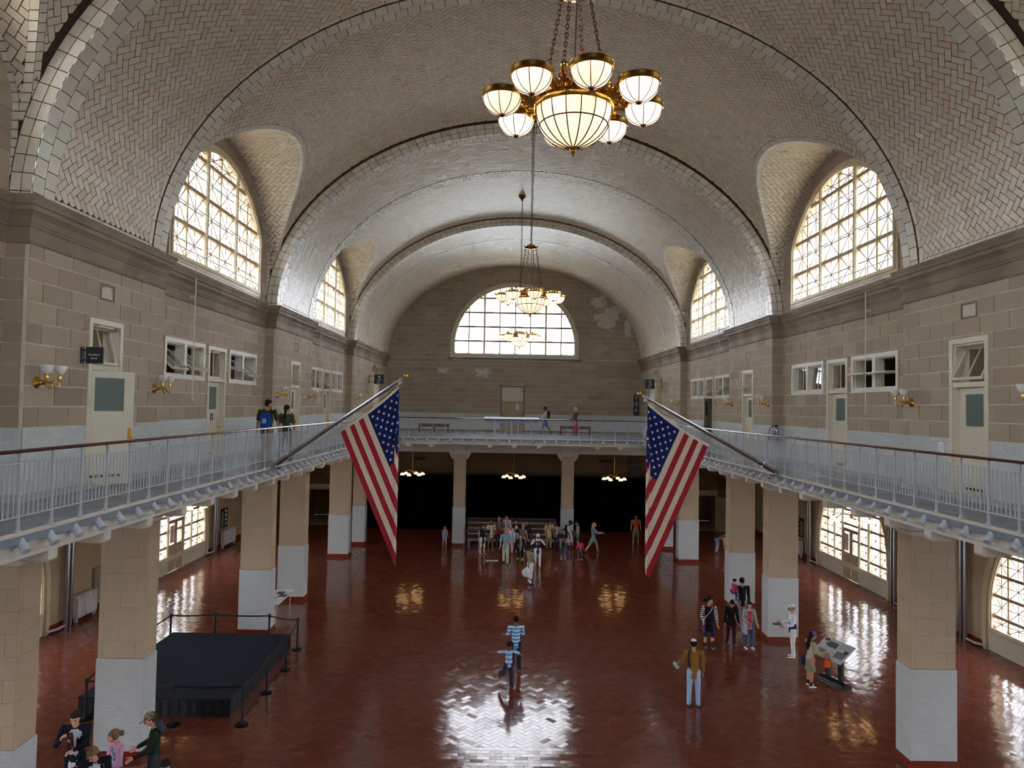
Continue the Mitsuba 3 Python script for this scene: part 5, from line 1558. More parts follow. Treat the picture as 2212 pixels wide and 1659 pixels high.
def finish(man, size, it=6, wrinkle=0.0, seed=0):
    m = man.refine_to_length(size).to_mesh()
    v, f = np.array(m.vert_properties[:, :3], float), np.array(m.tri_verts)
    t = trimesh.Trimesh(v, f, process=True, merge_norm=True, merge_tex=True)
    if it: trimesh.smoothing.filter_taubin(t, lamb=.5, nu=.52, iterations=it)
    v = np.array(t.vertices)
    if wrinkle:
        n = np.array(t.vertex_normals)
        w = meshkit.noise(v * [14, 14, 9], seed) - .5 + .5 * (meshkit.noise(v * [30, 30, 18], seed + 1) - .5)
        v = v + n * (w * wrinkle)[:, None]
    return v, np.array(t.faces)


def vec(pitch, abd, sg):
    p, a = math.radians(pitch), math.radians(abd)
    return np.array([sg * math.sin(a) * 1.0, -math.sin(p) * math.cos(a), -math.cos(p) * math.cos(a)])


SKINS = {'light': C(214, 168, 142), 'tan': C(188, 138, 108), 'brown': C(126, 84, 62), 'dark': C(86, 58, 46), 'pink': C(218, 160, 140)}
ARM0 = (8, 9, 14, 6)                                                       # pitch, spread of the upper arm; pitch, spread of the forearm


def person(label, pos, H, hdg, z0=0.0, skin='light', la=ARM0, ra=ARM0, ll=(2, 3, -2), rl=(-2, 3, -6), lean=0.0, turn=0.0, nod=8.0, female=False, child=False, fat=1.0,
           top=(120, 120, 120), top_mat='m_cloth', sleeve=1.0, sleeve_col=None, hem=.47, open_front=None, bottom='trousers', bcol=(60, 66, 84), bottom_mat='m_cloth', shoes=(60, 58, 60), socks=None,
           hair='short', hcol=(40, 30, 24), hat=None, extra=None, face=True, lift=0.0, group=None, fine=.024):
    """hdg: 0 faces the camera end of the hall (-y), 90 the right, 180 away. la, ra: the person's own left and right arm."""
    k = fresh('person'); lab(k, label, 'person', group)
    h = math.radians(hdg)
    Rz = np.array([[math.cos(h), -math.sin(h), 0], [math.sin(h), math.cos(h), 0], [0, 0, 1]])
    hr = 1.0 if not child else 1.22                                        # a child's head is larger for the body
    sw, hw = (.104 if female else .118) * H * (1 if not child else .95), (.052 if female else .048) * H
    L = math.radians(lean)
    tz = lambda x, y, z: np.array([x, (y * math.cos(L) - (z - .52) * math.sin(L)) * H if False else 0, 0])

    def tor(x, y, z):
        """Point of the torso, bent forward about the hips."""
        yy, zz = y * math.cos(L) - (z - .53) * math.sin(L), y * math.sin(L) + (z - .53) * math.cos(L) + .53
        return np.array([x, yy, zz]) * H
    legs = {}
    for sg, (p1, ab, p2) in ((1, ll), (-1, rl)):
        hip = np.array([sg * hw, 0, .515 * H])
        kn = hip + vec(p1, ab, sg) * .245 * H
        an = kn + vec(p2, ab * .4, sg) * .235 * H
        legs[sg] = (hip, kn, an, p2)
    drop = min(l[2][2] for l in legs.values()) - .043 * H
    up = np.array([0, 0, -drop])
    arms = {}
    for sg, (p1, a1, p2, a2) in ((1, la), (-1, ra)):
        sh = tor(sg * sw / H, 0.0, .805)
        el = sh + vec(p1, a1, sg) * .172 * H
        wr = el + vec(p2, a2, sg) * .145 * H
        arms[sg] = (sh, el, wr, vec(p2, a2, sg))
    # head: turned and nodding on the neck
    neck0, nt = tor(0, .004, .815), math.radians(nod) + L * .4
    tt = math.radians(turn)
    Hd = np.array([[math.cos(tt), -math.sin(tt), 0], [math.sin(tt), math.cos(tt), 0], [0, 0, 1]]) @ np.array([[1, 0, 0], [0, math.cos(nt), math.sin(nt) * -1], [0, math.sin(nt), math.cos(nt)]])
    hc = tor(0, -.012, .862) + np.array([0, -math.sin(nt) * .035, .0]) * H
    hs = H * hr
    hd = lambda x, y, z: hc + Hd @ (np.array([x, y, z]) * hs)
    top_z = .138 / 1.0

    def emit(man, name, bs, col, it=6, size=None, wrinkle=0.0, parent=None):
        v, f = finish(man, size or fine, it, wrinkle, seed=len(scene) % 97)
        v = (v + up) @ Rz.T + [pos[0], pos[1], z0 + lift]
        return put(name, (v, f), bs, parent or k, smooth=True, color=col)

    sk = SKINS[skin]
    # ---- body: one continuous surface
    parts = [limb([tor(0, 0, .52), tor(0, .0, .61), tor(0, .0, .72), tor(0, 0.005, .79)], [np.array([.078 * fat, .055 * fat, .05]) * H, np.array([.066 * fat, .047 * fat, .04]) * H, np.array([.078, .052, .05]) * H, np.array([.07, .042, .03]) * H]),
             MF.batch_hull([ell(tor(s_ * sw / H, 0, .803), .028 * H) for s_ in (-1, 1)] + [ell(tor(0, 0, .80), np.array([.05, .04, .03]) * H)]),
             limb([neck0, hd(0, .006, .02)], [.031 * H, .028 * hs])]
    parts += [MF.batch_hull([ell(hd(0, .012, .075), np.array([.0475, .058, .06]) * hs, 16), ell(hd(0, -.012, .058), np.array([.043, .048, .05]) * hs, 16)]),
              MF.batch_hull([ell(hd(0, -.012, .05), np.array([.041, .043, .03]) * hs, 14), ell(hd(0, -.036, .012), np.array([.022, .018, .012]) * hs, 12)]),
              MF.batch_hull([ell(hd(0, -.058, .066), .006 * hs, 8), ell(hd(0, -.071, .044), .0085 * hs, 8), ell(hd(.011, -.056, .041), .007 * hs, 8), ell(hd(-.011, -.056, .041), .007 * hs, 8)]),
              MF.batch_hull([ell(hd(-.026, -.050, .076), .007 * hs, 8), ell(hd(.026, -.050, .076), .007 * hs, 8)]),
              MF.batch_hull([ell(hd(-.012, -.055, .022), .0055 * hs, 8), ell(hd(.012, -.055, .022), .0055 * hs, 8)])]
    for s_ in (-1, 1): parts.append(ell(hd(s_ * .0485, .006, .055), np.array([.007, .014, .02]) * hs, 8))
    for sg in (1, -1):
        sh, el, wr, d = arms[sg]
        parts.append(limb([sh, sh + (el - sh) * .4, el, el + (wr - el) * .3, wr], [.031 * H, .028 * H, .022 * H, .0225 * H, .0145 * H]))
        side = np.cross(d, Rz.T @ np.array([0, 0, 1.0])); side = np.array([0, -1.0, 0]) - d * (d @ np.array([0, -1.0, 0])); side /= np.linalg.norm(side) + 1e-9
        nrm = np.cross(d, side) * sg
        pc = wr + d * .052 * H
        parts.append(MF.batch_hull([ell(wr + d * .008 * H, .0125 * H, 8), ell(pc + side * .015 * H, .0085 * H, 8), ell(pc - side * .015 * H, .008 * H, 8)]))
        for q, ln in zip((-1.25, -.42, .42, 1.25), (.036, .045, .048, .042)):
            b = pc + side * q * .0125 * H; m_ = b + (d * .9 - nrm * .35) * ln * .5 * H; e_ = m_ + (d * .6 - nrm * .75) * ln * .5 * H
            parts.append(limb([b, m_, e_], [.0062 * H, .0058 * H, .005 * H], 6))
        b = wr + d * .018 * H + side * .012 * H
        parts.append(limb([b, b + (d * .5 + side * .75) * .026 * H, b + (d * .95 + side * .9 - nrm * .3) * .042 * H], [.0078 * H, .007 * H, .0055 * H], 6))
        hip, kn, an, p2 = legs[sg]
        parts.append(limb([hip, hip + (kn - hip) * .4, kn, kn + (an - kn) * .32, an], [.056 * H * fat ** .5, .047 * H, .031 * H, .0325 * H, .0195 * H]))
        fp = math.radians(-p2 if p2 < -25 else 0)
        fd = np.array([0, -math.cos(fp), -math.sin(fp)]); fn = np.array([0, math.sin(fp), -math.cos(fp)])
        legs[sg] += (fd, fn)
        parts.append(limb([an, an + fn * .018 * H, an + fd * .085 * H + fn * .026 * H], [.02 * H, .022 * H, .017 * H], 8))
    body = emit(join(parts), 'body', 'm_skin', sk, it=4, size=.02 if fine < .02 else .026)
    # ---- clothes
    g = .0105 * H
    T_ = lambda x, y, z: tor(x, y, z)
    tp = []
    wst = (.067 if female else .071) * fat
    if top:
        chain = [(hem, .084 * fat, .062 * fat), (.55, .081 * fat, .06 * fat), (.615, wst, .053 * fat), (.71, .082, .06), (.785, .076, .048)]
        tp.append(limb([T_(0, 0, z) for z, _, _ in chain], [np.array([a * H + .004, b * H + .004, .022 * H]) for _, a, b in chain], 14))
        tp.append(MF.batch_hull([ell(T_(s_ * sw / H, 0, .802), .036 * H) for s_ in (-1, 1)] + [ell(T_(0, 0, .79), np.array([.06, .05, .035]) * H)]))
        if female and not child:
            tp.append(MF.batch_hull([ell(T_(s_ * .036, -.043, .715), .03 * H) for s_ in (-1, 1)]))
        slv = []
        for sg in (1, -1):
            sh, el, wr, d = arms[sg]
            if sleeve <= 0: continue
            pts, rr = [sh], [.040 * H]
            if sleeve <= .5: pts.append(sh + (el - sh) * sleeve * 1.7); rr.append(.037 * H)
            else:
                pts += [el, el + (wr - el) * (sleeve - .5) * 1.86]; rr += [.031 * H, .0235 * H]
            slv.append(limb(pts, rr))
        # the sleeves are cut off cleanly at the cuffs by the sphere's own end; the neck opening is a hole
        hole = limb([neck0 + (hd(0, 0, 0) - neck0) * .2, hd(0, 0, .08)], [.036 * H, .05 * H])
        if sleeve_col is None: tp += slv
        elif slv: emit(join(slv), 'sleeves', sleeve_col[0], sleeve_col[1], it=3, wrinkle=.010)
        sh_ = join(tp) - hole
        if open_front is not None:
            o_w, o_top, o_bot, inner_col, inner_mat = open_front
            inner_m = join([limb([T_(0, -.002, z) for z, _, _ in chain], [np.array([a * H - .002, b * H, .02 * H]) for _, a, b in chain], 14)]) - hole
            emit(inner_m, 'shirt', inner_mat, inner_col, it=4)
            cut = MF.batch_hull([ell(T_(s_ * w_, -.09, z_), .004 * H, 6) for s_, w_, z_ in ((-1, o_w * .45, o_bot), (1, o_w * .45, o_bot), (-1, o_w, o_top), (1, o_w, o_top))] + [ell(T_(s_ * w_, -.035, z_), .004 * H, 6) for s_, w_, z_ in ((-1, o_w * .45, o_bot), (1, o_w * .45, o_bot), (-1, o_w, o_top), (1, o_w, o_top))])
            sh_ = sh_ - cut
        emit(sh_, 'jacket' if open_front is not None else 'top', top_mat, C(*top), it=4, wrinkle=.012)
    if bottom in ('trousers', 'shorts', 'capri', 'leggings'):
        bt = [limb([T_(0, 0, .505), T_(0, 0, .56)], [np.array([.080 * fat, .059 * fat, .045]) * H, np.array([.074 * fat, .055 * fat, .02]) * H], 14)]
        fr = {'trousers': 1.0, 'leggings': 1.0, 'shorts': .0, 'capri': .45}[bottom]
        th = .7 if bottom == 'leggings' else 1.0
        for sg in (1, -1):
            hip, kn, an = legs[sg][:3]
            if fr == 0: pts, rr = [hip, hip + (kn - hip) * .86], [.060 * H, .054 * H]
            else: pts, rr = [hip, kn, kn + (an - kn) * (fr * .97)], [.060 * H * fat ** .5, (.040 if th == 1 else .034) * H, ((.034 if fr == 1 else .042) if th == 1 else .024) * H]
            bt.append(limb(pts, rr))
        emit(join(bt), 'shorts' if bottom == 'shorts' else 'trousers', bottom_mat, C(*bcol), it=4, wrinkle=.010)
    elif bottom in ('skirt', 'longskirt'):
        zb = .30 if bottom == 'skirt' else .06
        sk_ = MF.batch_hull([ell(T_(0, 0, .55), np.array([.075, .056, .02]) * H, 14), ell(np.array([0, 0, zb * H]), np.array([.115 if bottom == 'skirt' else .13, .09 if bottom == 'skirt' else .11, .008]) * H, 18)])
        emit(sk_, 'skirt', bottom_mat, C(*bcol), it=2, wrinkle=.014)
    for sg in (1, -1):
        hip, kn, an, p2, fd, fn = legs[sg]
        sh = MF.batch_hull([ell(an + fn * .012 * H - fd * .008 * H, .0245 * H, 10), ell(an + fn * .026 * H - fd * .012 * H, np.array([.022, .026, .016]) * H, 10), ell(an + fd * .062 * H + fn * .024 * H, np.array([.028, .026, .018]) * H, 10), ell(an + fd * .098 * H + fn * .03 * H, np.array([.022, .022, .012]) * H, 10)])
        emit(sh, 'shoe', 'm_gloss', C(*shoes), it=2)
        if socks: emit(limb([an + (kn - an) * .02, an + (kn - an) * .28], [.0235 * H, .027 * H], 10), 'sock', 'm_cloth', C(*socks), it=0)
    # ---- hair and hats
    cap = MF.batch_hull([ell(hd(0, .014, .081), np.array([.0525, .063, .063]) * hs, 16), ell(hd(0, -.002, .088), np.array([.05, .056, .052]) * hs, 16)])
    fcut = MF.batch_hull([ell(hd(s_ * .06, y_, z_), .004 * hs, 6) for s_ in (-1, 1) for y_, z_ in ((-.012, -.05), (-.12, -.05), (-.026, .088), (-.12, .108), (.0, .045))])
    low = MF.batch_hull([ell(hd(s_ * .1, y_, z_), .004 * hs, 6) for s_ in (-1, 1) for y_ in (-.1, .1) for z_ in (-.10, .026)])
    hc_ = C(*hcol)
    if hair == 'short': emit(cap - fcut - low, 'hair', 'm_cloth', hc_, it=2, wrinkle=.008)
    elif hair in ('long', 'bob', 'pony', 'bun', 'curly'):
        ms = [cap - fcut]
        if hair == 'long': ms.append(limb([hd(0, .045, .07), hd(0, .05, 0), T_(0, .055, .76), T_(0, .062, .70)], [np.array([.045, .028, .05]) * hs, np.array([.052, .03, .04]) * hs, np.array([.055, .024, .04]) * H, np.array([.04, .016, .03]) * H]))
        if hair == 'bob':
            ms.append(MF.batch_hull([ell(hd(0, .02, .07), np.array([.056, .052, .05]) * hs), ell(hd(0, .03, .005), np.array([.055, .04, .02]) * hs)]) - fcut)
        if hair == 'pony': ms.append(limb([hd(0, .065, .095), hd(0, .09, .06), T_(0, .075, .79), T_(0, .068, .68)], [.016 * hs, .02 * hs, .018 * hs, .006 * hs], 8))
        if hair == 'bun': ms.append(ell(hd(0, .085, .06), np.array([.034, .03, .036]) * hs))
        if hair == 'curly': ms.append(MF.batch_hull([ell(hd(0, .02, .09), np.array([.07, .07, .065]) * hs), ell(hd(0, .03, .03), np.array([.062, .05, .03]) * hs)]) - fcut)
        emit(join(ms), 'hair', 'm_cloth', hc_, it=2, wrinkle=.016 if hair != 'curly' else .03)
    for kind, hc2 in (hat if isinstance(hat, list) else [hat] if hat else []):
        if kind == 'cap':
            crown = MF.batch_hull([ell(hd(0, .010, .098), np.array([.056, .066, .05]) * hs, 16), ell(hd(0, .008, .085), np.array([.055, .065, .01]) * hs, 16)])
            crown = crown - MF.batch_hull([ell(hd(s_ * .12, y_, z_), .003 * hs, 6) for s_ in (-1, 1) for y_ in (-.12, .12) for z_ in (-.1, .078)])
            brim = MF.batch_hull([ell(hd(s_ * .036, -.050, .085), .0045 * hs, 8) for s_ in (-1, 1)] + [ell(hd(s_ * .024, -.105, .070), .0045 * hs, 8) for s_ in (-1, 1)])
            emit(join([crown, brim]), 'cap', hc2[3] if len(hc2) > 3 else 'm_cloth', C(*hc2[:3]), it=1, size=.02)
        elif kind == 'skullcap':
            emit(ell(hd(0, .020, .115), np.array([.044, .05, .032]) * hs, 16), 'cap', 'm_cloth', C(*hc2), it=1)
        elif kind == 'scarf':
            s1 = MF.batch_hull([ell(hd(0, .012, .08), np.array([.056, .066, .066]) * hs, 16), ell(hd(0, -.0, .02), np.array([.053, .056, .03]) * hs, 16)])
            s2 = MF.batch_hull([ell(hd(0, .0, .01), np.array([.045, .048, .03]) * hs, 14), ell(T_(0, 0, .785), np.array([.09, .058, .02]) * H, 14)])
            opening = ell(hd(0, -.065, .056), np.array([.036, .04, .044]) * hs, 14)
            emit(join([s1, s2]) - opening, 'headscarf', hc2[3] if len(hc2) > 3 else 'm_cloth', C(*hc2[:3]), it=3, wrinkle=.01)
        elif kind == 'headset':
            t_ = np.linspace(.15, PI - .15, 14)
            mb = MB(); mb.tube([(hd(.056 * math.cos(a), .0, .055 + .085 * math.sin(a)) + up) @ Rz.T + [pos[0], pos[1], z0] for a in t_], .006, 6)
            for s_ in (-1, 1): mb.ball((hd(s_ * .056, .004, .052) + up) @ Rz.T + [pos[0], pos[1], z0], .024, 1)
            mb.put('headset', 'm_black', k)
        elif kind == 'hood':
            emit(limb([hd(0, .06, -.01), T_(0, .065, .80), T_(0, .06, .77)], [np.array([.06, .04, .03]) * hs, np.array([.07, .035, .03]) * H, np.array([.05, .025, .02]) * H]), 'hood', 'm_cloth', C(*hc2), it=3, wrinkle=.012)
    if face:
        mb = MB()
        for s_ in (-1, 1): mb.ball((hd(s_ * .019, -.0565, .062) + up) @ Rz.T + [pos[0], pos[1], z0 + lift], np.array([.0062, .0062, .0042]) * hs, 1)
        mb.put('eyes', 'm_black', k)
        mb = MB()
        for s_ in (-1, 1): mb.tube([(hd(s_ * q, -.0585, .0765 + .003 * (q > .015)) + up) @ Rz.T + [pos[0], pos[1], z0 + lift] for q in (.010, .019, .028)], .0022 * hs, 5)
        mb.put('eyebrows', 'm_cloth', k, color=hc_)
        mb = MB(); mb.tube([(hd(q, -.0605 + abs(q) * .3, .0225) + up) @ Rz.T + [pos[0], pos[1], z0 + lift] for q in (-.014, 0, .014)], .0030 * hs, 5)
        mb.put('mouth', 'm_cloth', k, color=sk * [.72, .45, .42])
    world = lambda p: (np.asarray(p) + up) @ Rz.T + [pos[0], pos[1], z0 + lift]
    hand = {sg: world(arms[sg][2] + arms[sg][3] * .07 * H) for sg in (1, -1)}
    return dict(key=k, hand=hand, tor=lambda x, y, z: world(tor(x, y, z)), world=world, R=Rz, H=H, emit=emit, T=T_)


def rbox(mb_key, size, c, Rm, col, label=None, cat=None, parent=None, bs='m_paint', round_=.02):
    """A rounded box as a thing of its own (or a part)."""
    sx, sy, sz = (np.asarray(size) / 2 - round_)
    m = MF.batch_hull([ell((a * sx, b * sy, d * sz), round_, 8) for a in (-1, 1) for b in (-1, 1) for d in (-1, 1)]).to_mesh()
    v = np.array(m.vert_properties[:, :3], float) @ np.asarray(Rm).T + c
    return put(mb_key, (v, np.array(m.tri_verts)), bs, parent, smooth=True, color=C(*col), label=label, cat=cat)


def backpack(p, col, label, z=.70, w=.16, h=.25, straps=True, strap_col=None):
    H = p['H']; R = p['R']; c = p['tor'](0, .105, z)
    k = fresh('backpack'); lab(k, label, 'backpack')
    rbox('pouch', (w * H, .095 * H, h * H), c, R, col, parent=k, bs='m_cloth', round_=.035)
    if straps:
        for s_ in (-1, 1):
            m = MB(C(*(strap_col or col))); q = [p['tor'](s_ * .055, .055, z + .10), p['tor'](s_ * .06, .01, .842), p['tor'](s_ * .062, -.052, .79), p['tor'](s_ * .07, -.066, .70), p['tor'](s_ * .085, -.02, .63), p['tor'](s_ * .07, .06, z - .10)]
            m.tube(q, .012, 6); m.put('strap', 'm_cloth', k)


def crossbag(p, col, side, label, w=.13, h=.12, zz=.50, bag_col=None):
    """A bag at the hip on a strap across the chest; side: the person's left (1) or right (-1)."""
    H = p['H']; c = p['tor'](side * .105, .0, zz); k = fresh('shoulder_bag'); lab(k, label, 'bag')
    rbox('pouch', (.045 * H, w * H, h * H), c, p['R'], bag_col or col, parent=k, bs='m_cloth', round_=.02)
    m = MB(C(*col))
    pts = [p['tor'](side * .105, -.02, zz + .05), p['tor'](side * .075, -.066, .62), p['tor'](0, -.076, .71), p['tor'](-side * .055, -.05, .80), p['tor'](-side * .06, .0, .842), p['tor'](-side * .04, .055, .79), p['tor'](side * .03, .068, .68), p['tor'](side * .09, .03, .58), p['tor'](side * .105, .02, zz + .05)]
    m.tube(pts, .011, 6); m.put('strap', 'm_cloth', k)


def held(name, label, cat, size, c, R, col, bs='m_paint', r=.008):
    return rbox(name, size, c, R, col, label, cat, None, bs, r)


def hand_bag(p, sg, col, label, size=(.12, .30, .26)):
    k = fresh('handbag'); lab(k, label, 'bag')
    c = p['hand'][sg] - [0, 0, .18 + size[2] / 2]
    rbox('pouch', size, c, p['R'], col, parent=k, bs='m_cloth', round_=.03)
    m = MB(C(*[q * .6 for q in col])); m.tube([c + p['R'] @ np.array([0, -.09, size[2] / 2 - .01]), p['hand'][sg] + p['R'] @ np.array([0, -.03, 0]), p['hand'][sg] + p['R'] @ np.array([0, .03, 0]), c + p['R'] @ np.array([0, .09, size[2] / 2 - .01])], .008, 6); m.put('handle', 'm_cloth', k)


def stripes(cols, period, duty=.5, diag=0.0):
    a, b = [list(map(float, C(*c))) for c in cols]
    def fn(p, n, uv):
        q = p.z / period + diag * (p.x + p.y)
        return mikit.mix(a, b, mikit.smoothstep(duty - .06, duty + .06, q - dr.floor(q)))
    return mikit.proc(fn)


mat('m_stripe_polo', stripes(((70, 136, 204), (196, 220, 240)), .105, .5), rough=.85, spec=.2)
mat('m_stripe_kid', stripes(((88, 146, 214), (190, 208, 232)), .13, .45), rough=.85, spec=.2)
mat('m_stripe_tee', stripes(((46, 44, 44), (204, 196, 176)), .056, .5), rough=.85, spec=.2)
mat('m_stripe_cardigan', stripes(((24, 26, 44), (224, 224, 230)), .062, .5), rough=.85, spec=.2)


def flowers(c0, c1, s):
    a, b = list(map(float, C(*c0))), list(map(float, C(*c1)))
    return mikit.proc(lambda p, n, uv: mikit.mix(a, b, mikit.smoothstep(.42, .58, mikit.fbm(p.x * s, p.y * s, p.z * s, 2))))


mat('m_flower_blue', flowers((70, 88, 152), (198, 206, 226), 46), rough=.85, spec=.2)
mat('m_flower_grey', flowers((120, 116, 120), (222, 218, 216), 30), rough=.85, spec=.2)
mat('m_camo', flowers((92, 92, 66), (172, 166, 132), 34), rough=.9, spec=.1)
mat('m_scarf_pink', flowers((196, 60, 84), (226, 200, 204), 40), rough=.9, spec=.1)
mat('m_plaid', flowers((60, 62, 72), (196, 196, 198), 60), rough=.9, spec=.1)


def argyle():
    a, b, c = [list(map(float, C(*q))) for q in ((38, 46, 64), (150, 170, 178), (92, 128, 150))]
    def fn(p, n, uv):
        u, v = p.x / .17, p.z / .26
        d = dr.abs(u - dr.floor(u) - .5) + dr.abs(v - dr.floor(v) - .5)
        t = mikit.cell_rand(dr.floor(u), dr.floor(v), 5)
        return dr.select(d < .40, mikit.mix(b, c, dr.select(t > .5, 1.0, 0.0)), mi.Color3f(a))
    return mikit.proc(fn)


mat('m_argyle', argyle(), rough=.9, spec=.1)

# ---- on the galleries
p = person('man in an olive tee with a blue drawstring bag walking away along the left gallery', (-7.42, 20.2), 1.74, 180, ZG, 'tan', top=(62, 66, 52), sleeve=.42, bcol=(150, 132, 104), shoes=(60, 50, 44), hcol=(34, 28, 24), turn=-60, ll=(10, 3, -2), rl=(-12, 3, -22), la=(10, 14, 16, 10), ra=(6, 14, 12, 10), face=False)
backpack(p, (28, 70, 168), 'blue drawstring bag on the back of the man on the left gallery', .66, .15, .24, True, (20, 22, 28))
m = MB(C(210, 220, 236))
for i, (dx, hh) in enumerate(((-.05, .11), (-.02, .15), (.015, .13), (.05, .15))):
    c = p['tor'](dx / 1.74, .105 + .048, .655); m.box(c[0] - .008, c[0] + .008, c[1] - .004, c[1] + .004, c[2] - hh / 2, c[2] + hh / 2)
m.put('print', 'm_cloth', 'backpack')
person('woman with a long dark ponytail in an olive tee on the left gallery', (-7.05, 20.75), 1.60, 180, ZG, 'tan', top=(78, 82, 66), female=True, sleeve=.42, bcol=(62, 60, 66), shoes=(50, 48, 50), hair='pony', hcol=(34, 26, 24), ll=(-10, 2, -18), rl=(8, 2, -2), face=False)
p = person('man in white with a dark backpack and blue shorts walking along the far gallery', (1.97, 43.97), 1.73, -90, ZG, 'brown', top=(222, 224, 228), sleeve=.95, bottom='shorts', bcol=(48, 112, 168), shoes=(70, 60, 56), ll=(22, 2, 8), rl=(-18, 2, -40), la=(30, 8, 60, 6), ra=(10, 8, 30, 6))
backpack(p, (34, 38, 54), 'dark navy backpack worn on the far gallery', .72)
person('elderly woman with curly grey hair and a long red skirt on the far gallery', (3.71, 42.61), 1.68, -120, ZG, 'pink', top=(94, 98, 110), female=True, hem=.44, bottom='longskirt', bcol=(150, 40, 52), shoes=(60, 40, 40), hair='curly', hcol=(188, 182, 168), la=(14, 10, 50, 4))

# ---- two boys in the middle of the floor
person('small boy in a blue and white striped shirt hopping on one leg with arms spread', (-.41, 20.29), 1.26, 6, 0, 'brown', child=True, top_mat='m_stripe_kid', sleeve=.42, bcol=(40, 50, 72), shoes=(70, 60, 60), la=(10, 62, 20, 50), ra=(8, 84, 6, 88), ll=(0, 2, -2), rl=(30, 24, -78), hcol=(26, 22, 20), nod=24, fine=.02)
person('taller boy in a striped blue polo standing with his back turned behind the hopping boy', (-.19, 21.53), 1.62, 185, 0, 'brown', child=False, top_mat='m_stripe_polo', sleeve=.45, hem=.44, bcol=(34, 40, 58), shoes=(90, 96, 112), la=(4, 12, 82, 18), ra=(6, 6, 60, -12), hcol=(22, 20, 20), face=False, turn=14)

# ---- the group by the bleachers
person('older man in a light blue short-sleeved shirt and beige trousers striding to the camera', (-.43, 36.04), 1.77, -4, 0, 'pink', top=(136, 164, 188), sleeve=.45, hem=.43, bcol=(204, 198, 180), shoes=(50, 40, 36), hair='short', hcol=(150, 140, 128), ll=(12, 2, 6), rl=(-10, 2, -24), fat=1.05)
p = person('woman in a white headscarf and argyle vest holding a camera up to her face', (1.16, 35.43), 1.65, 0, 0, 'light', female=True, top_mat='m_argyle', sleeve=.97, sleeve_col=('m_cloth', C(226, 228, 232)), hem=.40, bcol=(228, 228, 234), shoes=(200, 150, 140), hat=('scarf', (226, 224, 224)), hair='none', la=(38, 34, 138, -34), ra=(38, 34, 138, -34))
held('hand_camera', 'small dark camera held up by the woman in the white headscarf', 'camera', (.13, .05, .075), p['world'](p['T'](0, -.145, .895)), p['R'], (30, 30, 34))
p = person('figure in a black and cream striped tee and white shorts carrying a white bag', (.66, 32.0), 1.74, 120, 0, 'brown', top_mat='m_stripe_tee', sleeve=.46, hem=.42, bottom='capri', bcol=(228, 228, 232), shoes=(36, 66, 112), socks=(226, 226, 230), hcol=(28, 26, 28), la=(4, 10, 8, 8), ra=(6, 10, 12, 6), face=False, fat=1.08)
k = fresh('plastic_bag'); lab(k, 'bulging white plastic bag held by the figure in the striped tee', 'bag')
c = p['hand'][1] - [0.10, .05, .30]
v, f = finish(MF.batch_hull([ell(c, (.17, .13, .2), 14), ell(p['hand'][1] - [0, 0, .03], .02, 8)]), .03, 3, .03, 5); put('sack', (v, f), 'm_cloth', k, smooth=True, color=C(226, 230, 240))
p = person('woman in a dark jacket and white trousers with both hands raised to her face', (-1.67, 38.31), 1.62, 40, 0, 'tan', female=True, top=(34, 38, 48), hem=.36, bcol=(222, 222, 232), bottom='leggings', shoes=(196, 170, 150), hair='pony', hcol=(30, 26, 26), la=(50, 20, 140, -20), ra=(50, 20, 140, -20))
p = person('bald man in a cream short-sleeved shirt and khaki shorts', (-1.25, 39.3), 1.66, 20, 0, 'brown', top=(206, 200, 178), sleeve=.46, hem=.43, bottom='shorts', bcol=(132, 112, 76), shoes=(150, 120, 90), hair='none', la=(10, 10, 40, 0), fat=1.1)
person('grey-haired man in a grey shirt with a red bag at his chest', (-.80, 39.75), 1.78, 10, 0, 'pink', top=(104, 108, 114), sleeve=.5, bcol=(60, 58, 66), hcol=(150, 148, 146))
held('red_bag', 'small red bag at the waist of the man in grey', 'bag', (.26, .1, .2), np.array([-.82, 39.56, 1.0]), np.eye(3), (170, 40, 46), 'm_cloth', .03)
p = person('tall man in a white shirt with dark backpack straps, head above the others', (-.34, 40.2), 1.84, -40, 0, 'tan', top=(222, 222, 222), sleeve=.45, bcol=(70, 66, 66), hcol=(34, 28, 26))
backpack(p, (40, 42, 58), 'dark backpack of the tall man in white', .72)
person('woman in a pink patterned headscarf and pale lilac blouse', (-.18, 38.66), 1.58, 4, 0, 'light', female=True, top=(206, 210, 232), hem=.38, bcol=(204, 186, 178), hat=('scarf', (200, 90, 110, 'm_scarf_pink')), hair='none', shoes=(150, 130, 120))
person('man in a black vest and lanyard with white shorts', (.12, 39.18), 1.77, 6, 0, 'tan', top=(34, 34, 44), sleeve=.35, hem=.43, bottom='shorts', bcol=(214, 212, 208), shoes=(60, 60, 66), hcol=(28, 26, 26), open_front=(.02, .80, .70, C(220, 214, 220), 'm_cloth'))
person('blonde woman in a sleeveless grey top among the group', (.52, 38.75), 1.56, 150, 0, 'light', female=True, top=(120, 112, 108), sleeve=0, bottom='skirt', bcol=(100, 96, 98), shoes=(90, 80, 76), hair='bun', hcol=(176, 146, 104), face=False)
person('man in a dark navy jacket behind the blonde woman', (.72, 39.6), 1.66, 20, 0, 'tan', top=(40, 44, 60), bcol=(50, 50, 58), hcol=(30, 26, 24))
person('woman with reddish hair in a black cardigan over a grey top, walking', (.30, 35.78), 1.58, 8, 0, 'light', female=True, top=(30, 30, 34), hem=.42, bcol=(26, 26, 30), bottom='leggings', shoes=(40, 36, 36), hair='long', hcol=(104, 58, 38), open_front=(.045, .80, .46, C(136, 128, 126), 'm_cloth'), ll=(8, 2, 2), rl=(-8, 2, -20))
